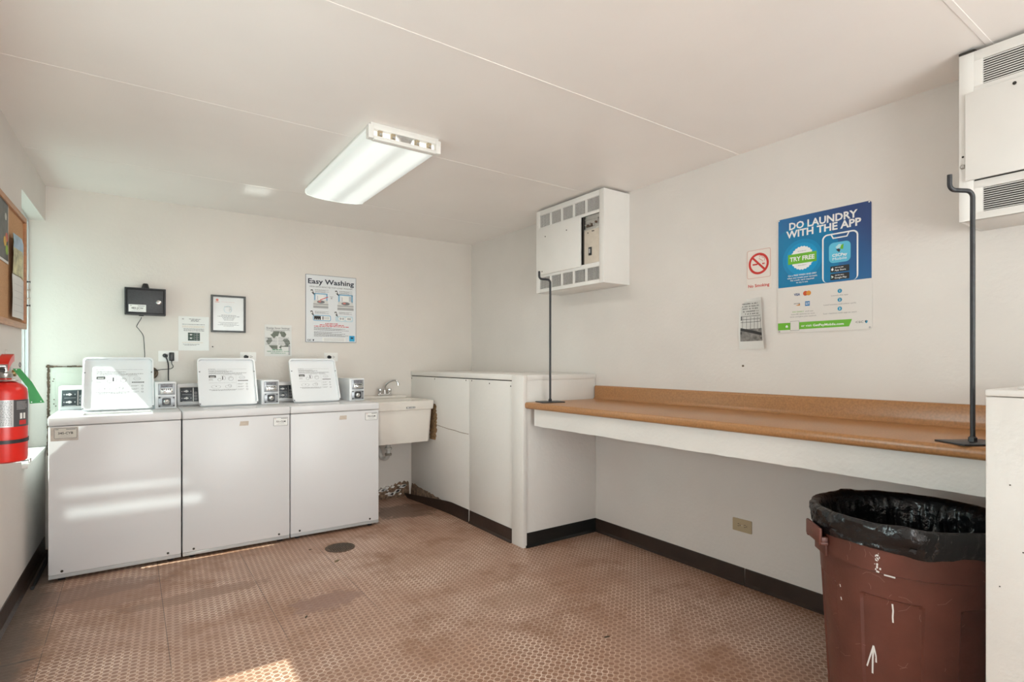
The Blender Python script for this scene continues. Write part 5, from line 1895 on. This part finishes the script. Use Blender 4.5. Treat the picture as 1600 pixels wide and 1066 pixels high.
# No Smoking
ns = thing('no_smoking_sign', 'small red No Smoking sign on the right wall left of the blue sign', 'sign', (-0.0006, -3.069, 1.680), RW)
mb = MB().prism(rrect(0, 0.145, 0, 0.230, 0.004), -0.0015, 0, M('clear_sign_plastic', (0.74, 0.68, 0.63), 0.25))
mb.build('sign_board', ns, smooth=30)
mb = MB()
y = -0.0019
PINK = M('print_faded_pink', (0.55, 0.30, 0.25), 0.5)
rframe(mb, rrect(0.003, 0.142, 0.068, 0.227, 0.010), rrect(0.0055, 0.1395, 0.0705, 0.2245, 0.008), y, y + 0.0003, PINK)
NSR = M('print_no_smoking_red', (0.50, 0.018, 0.012), 0.45)
mb.ring(0.0725, 0.148, 0.047, 0.060, y - .0004, NSR, 48)
mb.line(0.0725 - 0.036, 0.148 + 0.036, 0.0725 + 0.036, 0.148 - 0.036, 0.0115, y - .0005, NSR)
mb.rect(0.036, 0.066, 0.141, 0.149, y - .0002, NSR)
mb.rect(0.094, 0.104, 0.141, 0.149, y - .0002, NSR)
mb.rect(0.106, 0.109, 0.141, 0.149, y - .0002, NSR)
sm = spline([(0.078, 0, 0.182), (0.082, 0, 0.192), (0.092, 0, 0.190), (0.094, 0, 0.180), (0.102, 0, 0.180), (0.108, 0, 0.170), (0.106, 0, 0.160)], 4)
for p, q in zip(sm[:-1], sm[1:]):
    mb.line(p.x, p.z, q.x, q.z, 0.0022, y - .0002, NSR)
sm = spline([(0.074, 0, 0.176), (0.084, 0, 0.170), (0.090, 0, 0.166), (0.098, 0, 0.158)], 4)
for p, q in zip(sm[:-1], sm[1:]):
    mb.line(p.x, p.z, q.x, q.z, 0.0022, y - .0002, NSR)
mb.text('No Smoking', 0.0725, 0.018, NSR, width=0.125, height=0.0165, y=y, bold=0.022)
mb.build('sign_print', ns, smooth=0)

# photo notice, a printed picture hanging loose with a curled right side
pw, ph = 0.165, 0.288
def py(x, z):
    u = x / pw
    return -0.002 - 0.022 * u ** 2.2 - 0.004 * math.sin(z / ph * 5)
def pf(p):
    x, yy_, z = p
    s_ = 1 - 0.22 * (z / ph) * max(0, x / pw - .5) * 1.2
    return (x * s_, py(x, z) + yy_, z)
mb = MB()
vs, fs = [], []
NX, NZ = 12, 14
for j in range(NZ + 1):
    for i in range(NX + 1):
        vs.append(pf((pw * i / NX, 0, ph * j / NZ)))
for j in range(NZ):
    for i in range(NX):
        a = j * (NX + 1) + i
        fs.append((a, a + 1, a + NX + 2, a + NX + 1))
mb.add(vs, fs, PAPER)
def prow(x0, x1, z0, z1, mat, d=-0.0008, nx_=6):
    vs, fs = [], []
    for i in range(nx_ + 1):
        x = x0 + (x1 - x0) * i / nx_
        vs += [pf((x, d, z0)), pf((x, d, z1))]
    for i in range(nx_):
        fs.append((2 * i, 2 * i + 2, 2 * i + 3, 2 * i + 1))
    mb.add(vs, fs, mat)
PG = M('photo_grey', (0.20, 0.19, 0.18), 0.5, var=0.5, vscale=45)
PL = M('photo_light', (0.60, 0.60, 0.58), 0.5, var=0.08, vscale=25)
for j in range(8):
    prow(0.010, 0.160, 0.045 + j * .00875, 0.045 + (j + 1) * .00875 + .0003, PG)
for j in range(14):
    prow(0.010, 0.158, 0.115 + j * .01114, 0.115 + (j + 1) * .01114 + .0003, PL)
# dark rail across the photo, slanting down to the right
for i in range(10):
    xa, xb = 0.012 + i * 0.0146, 0.012 + (i + 1) * 0.0146
    za, zb = 0.122 - 0.0032 * i, 0.122 - 0.0032 * (i + 1)
    mb.add([pf((xa, -.0014, za - .016)), pf((xb, -.0014, zb - .016)), pf((xb, -.0014, zb)), pf((xa, -.0014, za))], [(0, 1, 2, 3)], INK)
for k in range(6):
    x = 0.022 + k * 0.026
    prow(x, x + 0.0022, 0.112, 0.184 - 0.001 * k, INK, -.0014, 1)
for z in (0.186, 0.168, 0.152):
    prow(0.012, 0.152, z, z + 0.0022, INK, -.0014)
prow(0.012, 0.018, 0.085, 0.186, INK, -.0014, 1)
prow(0.148, 0.153, 0.055, 0.165, INK, -.0014, 1)
# handwritten lines above the picture
r = random.Random(14)
for k in range(5):
    z = 0.258 - 0.0145 * k
    x = 0.018 + (0.012 if k == 4 else 0) + 0.002 * k
    while x < 0.135:
        w_ = r.uniform(0.004, 0.006)
        for q in range(2):
            a, b = r.uniform(-.003, .003), r.uniform(-.003, .003)
            mb.add([pf((x, -.0014, z + a - .001)), pf((x + w_, -.0014, z + b - .001)), pf((x + w_, -.0014, z + b + .0012)), pf((x, -.0014, z + a + .0012))], [(0, 1, 2, 3)], INK)
        mb.add([pf((x, -.0014, z - .004)), pf((x + .0016, -.0014, z - .004)), pf((x + .0016, -.0014, z + .004)), pf((x, -.0014, z + .004))], [(0, 1, 2, 3)], INK)
        x += w_ + r.choice((0.0015, 0.002, 0.008))
tag(mb.build('photo_notice', loc=(-0.0006, -3.022, 1.350), rot=RW, smooth=50), 'curling black and white photo printout with handwriting, taped below the No Smoking sign', 'notice')

# ------------------------------------------------------------------ bulletin board on the left wall (local x runs away from the camera)
LWR = math.pi / 2 - math.atan(0.022)
bb = thing('bulletin_board', 'cork bulletin board in an oak frame on the left wall', 'bulletin board', (xl(-0.82) + 0.0008, -0.82, 1.458), LWR)
BWd, BHt = 1.22, 0.615
mb = MB().box(-BWd + 0.02, -0.02, -0.008, 0, 0.02, BHt - 0.02, CORK)
mb.build('cork_panel', bb, smooth=0)
mb = MB()
mb.box(-BWd, 0, -0.020, 0, 0, 0.030, OAK, 0.003)
mb.box(-BWd, 0, -0.020, 0, BHt - 0.030, BHt, OAK, 0.003)
mb.box(-0.030, 0, -0.0205, 0, 0.030, BHt - 0.030, OAK, 0.003)
mb.box(-BWd, -BWd + 0.030, -0.0205, 0, 0.030, BHt - 0.030, OAK, 0.003)
mb.build('frame', bb)


def lw(y, z, d=0.0):
    """point on the left wall at depth y, height z, d into the room"""
    return (xl(y) + d, y, z)


# calendar: picture page above, month grid below
mb = MB()
SKY = M('calendar_sky', (0.28, 0.42, 0.55), 0.4, var=0.3, vscale=18)
MEAD = M('calendar_meadow', (0.46, 0.44, 0.24), 0.4, var=0.5, vscale=24)
def curl(x, z, amp, w):
    return -0.006 - amp * (1 - abs(x / w * 2 - 1)) - amp * 0.8 * max(0, 1 - x / w)
CW = 0.345
def page(z0, z1, amp, mat, nxx=10):
    vs, fs = [], []
    for j in range(9):
        z = z0 + (z1 - z0) * j / 8
        for i in range(nxx + 1):
            x = CW * i / nxx
            vs.append((x, curl(x, z, amp * (1 - (abs(j / 8 - .5)) * .5), CW), z))
    for j in range(8):
        for i in range(nxx):
            a = j * (nxx + 1) + i
            fs.append((a, a + 1, a + nxx + 2, a + nxx + 1))
    mb.add(vs, fs, mat)
page(0.215, 0.415, 0.016, MEAD)
page(0.330, 0.4155, 0.0175, SKY)
page(0.0, 0.214, 0.012, PAPER)
for k in range(5):
    z = 0.03 + k * 0.034
    vs = []
    for i in range(11):
        x = CW * (0.05 + 0.9 * i / 10)
        vs += [(x, curl(x, z, 0.0135, CW) - 0.0008, z), (x, curl(x, z, 0.0135, CW) - 0.0008, z + 0.0015)]
    mb.add(vs, [(2 * i, 2 * i + 2, 2 * i + 3, 2 * i + 1) for i in range(10)], INKL)
for k in range(8):
    x = CW * (0.05 + 0.9 * k / 7)
    yv = curl(x, 0, 0.0135, CW) - 0.0008
    mb.add([(x, yv, 0.03), (x + .002, yv, 0.03), (x + .002, yv, 0.185), (x, yv, 0.185)], [(0, 1, 2, 3)], INKL)
cal = mb.build('wall_calendar', loc=(xl(-1.2) + 0.010, -1.235, 1.502), rot=LWR, smooth=50)
tag(cal, 'curled picture calendar with blue sky and meadow, pinned to the cork board', 'calendar')
# dark flyer at the photo's left edge
mb = MB()
mb.box(-0.24, 0, -0.0012, 0, 0, 0.30, PAPER)
mb.box(-0.232, -0.010, -0.0018, -0.0013, 0.012, 0.288, M('flyer_dark', (0.045, 0.045, 0.045), 0.4, var=0.6, vscale=22))
for k, (c_, x, z, s) in enumerate((((0.5, 0.10, 0.06), -0.045, 0.125, .028), ((0.25, 0.42, 0.05), -0.042, 0.065, .030), ((0.55, 0.33, 0.04), -0.085, 0.10, .03), ((0.45, 0.45, 0.42), -0.07, 0.22, .022))):
    mb.disc(x, z, s, -0.0022 - .0002 * k, M('flyer_blob_%s' % 'abcd'[k], c_, 0.5, var=0.3, vscale=40), 16, s * .8)
fl = mb.build('pinned_flyer', loc=(xl(-1.25) + 0.0115, -1.250, 1.755), rot=LWR, smooth=0)
tag(fl, 'dark colourful flyer pinned to the cork board, cut by the left edge', 'flyer')

PINB = M('pin_black', (0.01, 0.012, 0.016), 0.3)
PINC = M('pin_clear', (0.62, 0.56, 0.48), 0.15)
def pin(y, z, mat, label, d=0.018, group=None):
    mb = MB().lathe([(0.001, 0), (0.001, 0.005), (0.0055, 0.0055), (0.0055, 0.007), (0.003, 0.009), (0.003, 0.017), (0.006, 0.018), (0.006, 0.020)], mat, 12, (0, 0, 0), 'y')
    o = mb.build('push_pin', loc=lw(y, z, d), rot=LWR)
    return tag(o, label, 'push pin', group)
pin(-0.838, 1.722, PINB, 'upper black push pin in the right frame of the cork board', group='push pins on the cork board frame')
pin(-0.842, 1.590, PINB, 'lower black push pin in the right frame of the cork board', group='push pins on the cork board frame')
pin(-0.846, 1.676, PINC, 'clear push pin below the upper black one on the cork board frame', group='push pins on the cork board frame')
pin(-0.848, 1.628, PINC, 'clear push pin just above the lower black one on the cork board frame', group='push pins on the cork board frame')
pin(-1.02, 1.905, M('pin_white', (0.7, 0.7, 0.68), 0.3), 'white push pin holding the top of the calendar', 0.012, group='push pins on the cork board frame')

# blank cover plate on the left wall above the extinguisher
bp_ = MB().prism(rrect(-0.16, 0, 0, 0.115, 0.006), -0.005, 0, WALL)
o = bp_.build('blank_cover_plate', loc=lw(-1.09, 1.222, 0.0008), rot=LWR)
tag(o, 'painted-over blank cover plate on the left wall above the fire extinguisher', 'cover plate')

# ------------------------------------------------------------------ fire extinguisher
ey = -1.75
ex = thing('fire_extinguisher', 'red fire extinguisher with a green tag strapped to the left wall', 'fire extinguisher', (xl(ey) + 0.083, ey, 0.858))
er = 0.071
prof = [(0.0, 0.004), (er - 0.014, 0.0), (er - 0.002, 0.006), (er, 0.018), (er, 0.292), (er - 0.004, 0.308), (er - 0.018, 0.326), (0.035, 0.336), (0.020, 0.338), (0.020, 0.352)]
MB().lathe(prof, REDM, 48).build('cylinder', ex, smooth=30)
# label around the front half
mb = MB()
def wrap(a0, a1, z0, z1, mat, d):
    N = max(2, int((a1 - a0) / 5))
    vs, fs = [], []
    for i in range(N + 1):
        a = math.radians(a0 + (a1 - a0) * i / N)
        vs += [((er + d) * math.cos(a), (er + d) * math.sin(a), z0), ((er + d) * math.cos(a), (er + d) * math.sin(a), z1)]
    for i in range(N):
        fs.append((2 * i, 2 * i + 2, 2 * i + 3, 2 * i + 1))
    mb.add(vs, fs, mat)
wrap(-170, -60, 0.150, 0.262, M('label_silver', (0.55, 0.55, 0.55), 0.35, 0.3), 0.0006)
wrap(-62, 10, 0.150, 0.262, M('label_dark', (0.07, 0.07, 0.075), 0.4), 0.0008)
r = random.Random(17)
for k in range(16):
    z = 0.254 - k * 0.0064
    a = -165
    while a < -68:
        w_ = r.uniform(2, 9)
        wrap(a, min(a + w_, -66), z, z + 0.0026, INKG, 0.0010)
        a += w_ + 1.5
for k in range(6):
    z = 0.252 - k * 0.006
    wrap(-54, -20 + r.uniform(-8, 10), z, z + 0.0022, INKL, 0.0011)
wrap(-44, -36, 0.182, 0.206, WHITEP, 0.0011)
wrap(-32, -24, 0.182, 0.206, WHITEP, 0.0011)
wrap(-46, -20, 0.158, 0.176, RED, 0.0011)
mb.build('label', ex, smooth=30)
# valve head, handles, gauge, ring and hose
mb = MB().lathe([(0.022, 0.352), (0.024, 0.356), (0.024, 0.372), (0.018, 0.378), (0.018, 0.400)], STEEL, 20)
mb.lathe([(0.040, 0.3385), (0.042, 0.342), (0.040, 0.3455)], STEEL, 24)
mb.build('valve', ex)
def hx(p):
    return p
mb = MB()
mb.add([(-0.012, -0.085, 0.400), (0.012, -0.085, 0.400), (0.014, 0.030, 0.392), (-0.014, 0.030, 0.392),
        (-0.012, -0.085, 0.405), (0.012, -0.085, 0.405), (0.014, 0.030, 0.410), (-0.014, 0.030, 0.410)],
       [(0, 3, 2, 1), (4, 5, 6, 7), (0, 1, 5, 4), (1, 2, 6, 5), (2, 3, 7, 6), (3, 0, 4, 7)], STEEL)
mb.build('carry_handle', ex, smooth=0)
mb = MB()
lev = [(0.026, -0.040, 0.405), (0.024, -0.02, 0.425), (0.024, 0.010, 0.440), (0.024, 0.045, 0.452), (0.024, 0.075, 0.455)]
vs, fs = [], []
for i, (hw, yq, zq) in enumerate([(0.016, -0.05, 0.412), (0.018, -0.02, 0.432), (0.019, 0.02, 0.446), (0.020, 0.055, 0.454), (0.018, 0.078, 0.452)]):
    vs += [(-hw, yq, zq - 0.030), (-hw, yq, zq), (hw, yq, zq), (hw, yq, zq - 0.030), (hw - 0.002, yq, zq - 0.030), (hw - .002, yq, zq - .002), (-hw + .002, yq, zq - .002), (-hw + .002, yq, zq - .030)]
for i in range(4):
    for k in range(8):
        l = (k + 1) % 8
        fs.append((8 * i + k, 8 * i + 8 + k, 8 * i + 8 + l, 8 * i + l))
fs += [tuple(range(8)), tuple(range(39, 31, -1))]
mb.add(vs, fs, REDM)
mb.build('squeeze_lever', ex, smooth=30)
mb = MB().tube([(0.040, 0.045 + 0.020 * math.cos(a * math.pi / 10), 0.408 + 0.010 * math.sin(a * math.pi / 10)) for a in range(20)], 0.0016, INKG, 6, closed=True)
mb.build('safety_pin_ring', ex)
mb = MB().lathe([(0.014, 0), (0.014, 0.012), (0.011, 0.014)], M('gauge_brass', (0.40, 0.30, 0.14), 0.35, 0.9), 18, (0, 0, 0), 'x', fn=lambda p: (0.018 + p[0], p[1] + 0.02, p[2] + 0.372))
mb.build('pressure_gauge', ex)
MB().tube(spline([(-0.005, -0.022, 0.385), (-0.02, -0.07, 0.384), (-0.035, -0.125, 0.362), (-0.045, -0.155, 0.30), (-0.045, -0.150, 0.15)], 6), 0.009, M('grey_hose', (0.10, 0.10, 0.10), 0.6), 10).build('hose', ex)
# green inspection tag
mb = MB()
tp = [(0.026, 0.392), (0.074, 0.312), (0.082, 0.243), (0.130, 0.246), (0.088, 0.335), (0.050, 0.392)]
vs = [(x, -0.030 - 0.10 * (0.392 - z), z) for x, z in tp] + [(x, -0.0292 - 0.10 * (0.392 - z), z) for x, z in tp]
fs = [list(range(6)), list(range(11, 5, -1))] + [[k, k + 6, (k + 1) % 6 + 6, (k + 1) % 6] for k in range(6)]
mb.add(vs, fs, GREEN)
for x, z in ((0.088, 0.250), (0.118, 0.252), (0.038, 0.388)):
    mb.disc(x, z, 0.0022, -0.0305 - 0.10 * (0.392 - z), WHITEP, 8)
mb.build('inspection_tag', ex, smooth=0)
# strap bracket
mb = MB()
vs, fs = [], []
N = 40
for i in range(N + 1):
    a = math.radians(-200 + 220 * i / N - 0)
    for dr_, z in ((0.001, 0.085), (0.003, 0.085), (0.003, 0.100), (0.001, 0.100)):
        vs.append(((er + dr_) * math.cos(a), (er + dr_) * math.sin(a), z + 0.004 * math.sin(a)))
for i in range(N):
    for k in range(4):
        l = (k + 1) % 4
        fs.append((4 * i + k, 4 * i + 4 + k, 4 * i + 4 + l, 4 * i + l))
mb.add(vs, fs, BLACKM)
st = mb.build('strap', ex)
mb = MB().box(0.006, 0.052, -er - 0.010, -er - 0.002, 0.076, 0.102, STEEL, 0.003, fn=lambda p: rotz(p, math.radians(-58)))
mb.build('buckle', st)
mb = MB().box(-0.088, -0.080, -0.025, 0.025, -0.012, 0.33, STEEL, 0.001)
mb.box(-0.086, 0.075, -0.022, 0.022, -0.006, -0.001, STEEL, 0.001)
mb.box(0.075, 0.080, -0.022, 0.022, -0.010, 0.004, STEEL, 0.001)
mb.build('wall_bracket', ex)

# ------------------------------------------------------------------ floor drain and litter
dn = thing('floor_drain', 'round rusty floor drain in front of the washer next to the sink', 'drain', (-1.705, -1.105, 0.0005))
mb = MB().lathe([(0.098, 0), (0.098, 0.003), (0.092, 0.0045), (0.082, 0.0045), (0.080, 0.002), (0, 0.002)], RUST, 40)
mb.build('drain_rim', dn)
mb = MB()
for k in range(-5, 6):
    x = k * 0.0135
    h_ = math.sqrt(max(0, 0.078 ** 2 - x * x))
    mb.box(x - 0.0035, x + 0.0035, -h_, h_, 0.0022, 0.0042, M('drain_iron', (0.050, 0.034, 0.024), 0.75, 0.0, var=0.4, vscale=60), 0.001)
mb.build('grate', dn)


def litter(x, y, s, a, mat, label, kind='dry_leaf', cat='leaf'):
    mb = MB()
    pts = [(-s, 0), (-s * .4, -s * .28), (s * .5, -s * .22), (s, 0), (s * .5, s * .25), (-s * .4, s * .3)]
    vs = [(px, pz, 0.001 + 0.004 * abs(pz) / s) for px, pz in pts] + [(px, pz, 0.0002) for px, pz in pts]
    n = 6
    fs = [list(range(n)), list(range(2 * n - 1, n - 1, -1))] + [[i, i + n, (i + 1) % n + n, (i + 1) % n] for i in range(n)]
    mb.add(vs, fs, mat)
    o = mb.build(kind, loc=(x, y, 0.0003), rot=a, smooth=30)
    return tag(o, label, cat, 'bits of dry litter on the floor')


LEAF = M('dry_leaf', (0.05, 0.035, 0.022), 0.8)
STRAW = M('straw_scrap', (0.16, 0.13, 0.07), 0.8)
litter(-2.163, -2.025, 0.017, 1.0, LEAF, 'small dark dry leaf on the floor left of the drain line')
litter(-1.80, -1.345, 0.030, 0.7, STRAW, 'thin straw scrap just in front of the floor drain')
litter(-1.885, -1.03, 0.012, 0.1, LEAF, 'dark scrap on the floor near the washer fronts, left of the drain')
litter(-1.07, -3.03, 0.018, -0.2, LEAF, 'dark twig scrap in the middle foreground of the tiled floor')

# loose pipe bits and cable behind the washers' left side
mb = MB()
mb.tube(spline([(-3.33, -0.12, 0.02), (-3.325, -0.35, 0.015), (-3.33, -0.60, 0.012), (-3.335, -0.82, 0.012)], 5), 0.010, BLACKP, 8)
tag(mb.build('drain_hose'), 'black hose lying on the floor between the first washer and the left wall', 'hose')
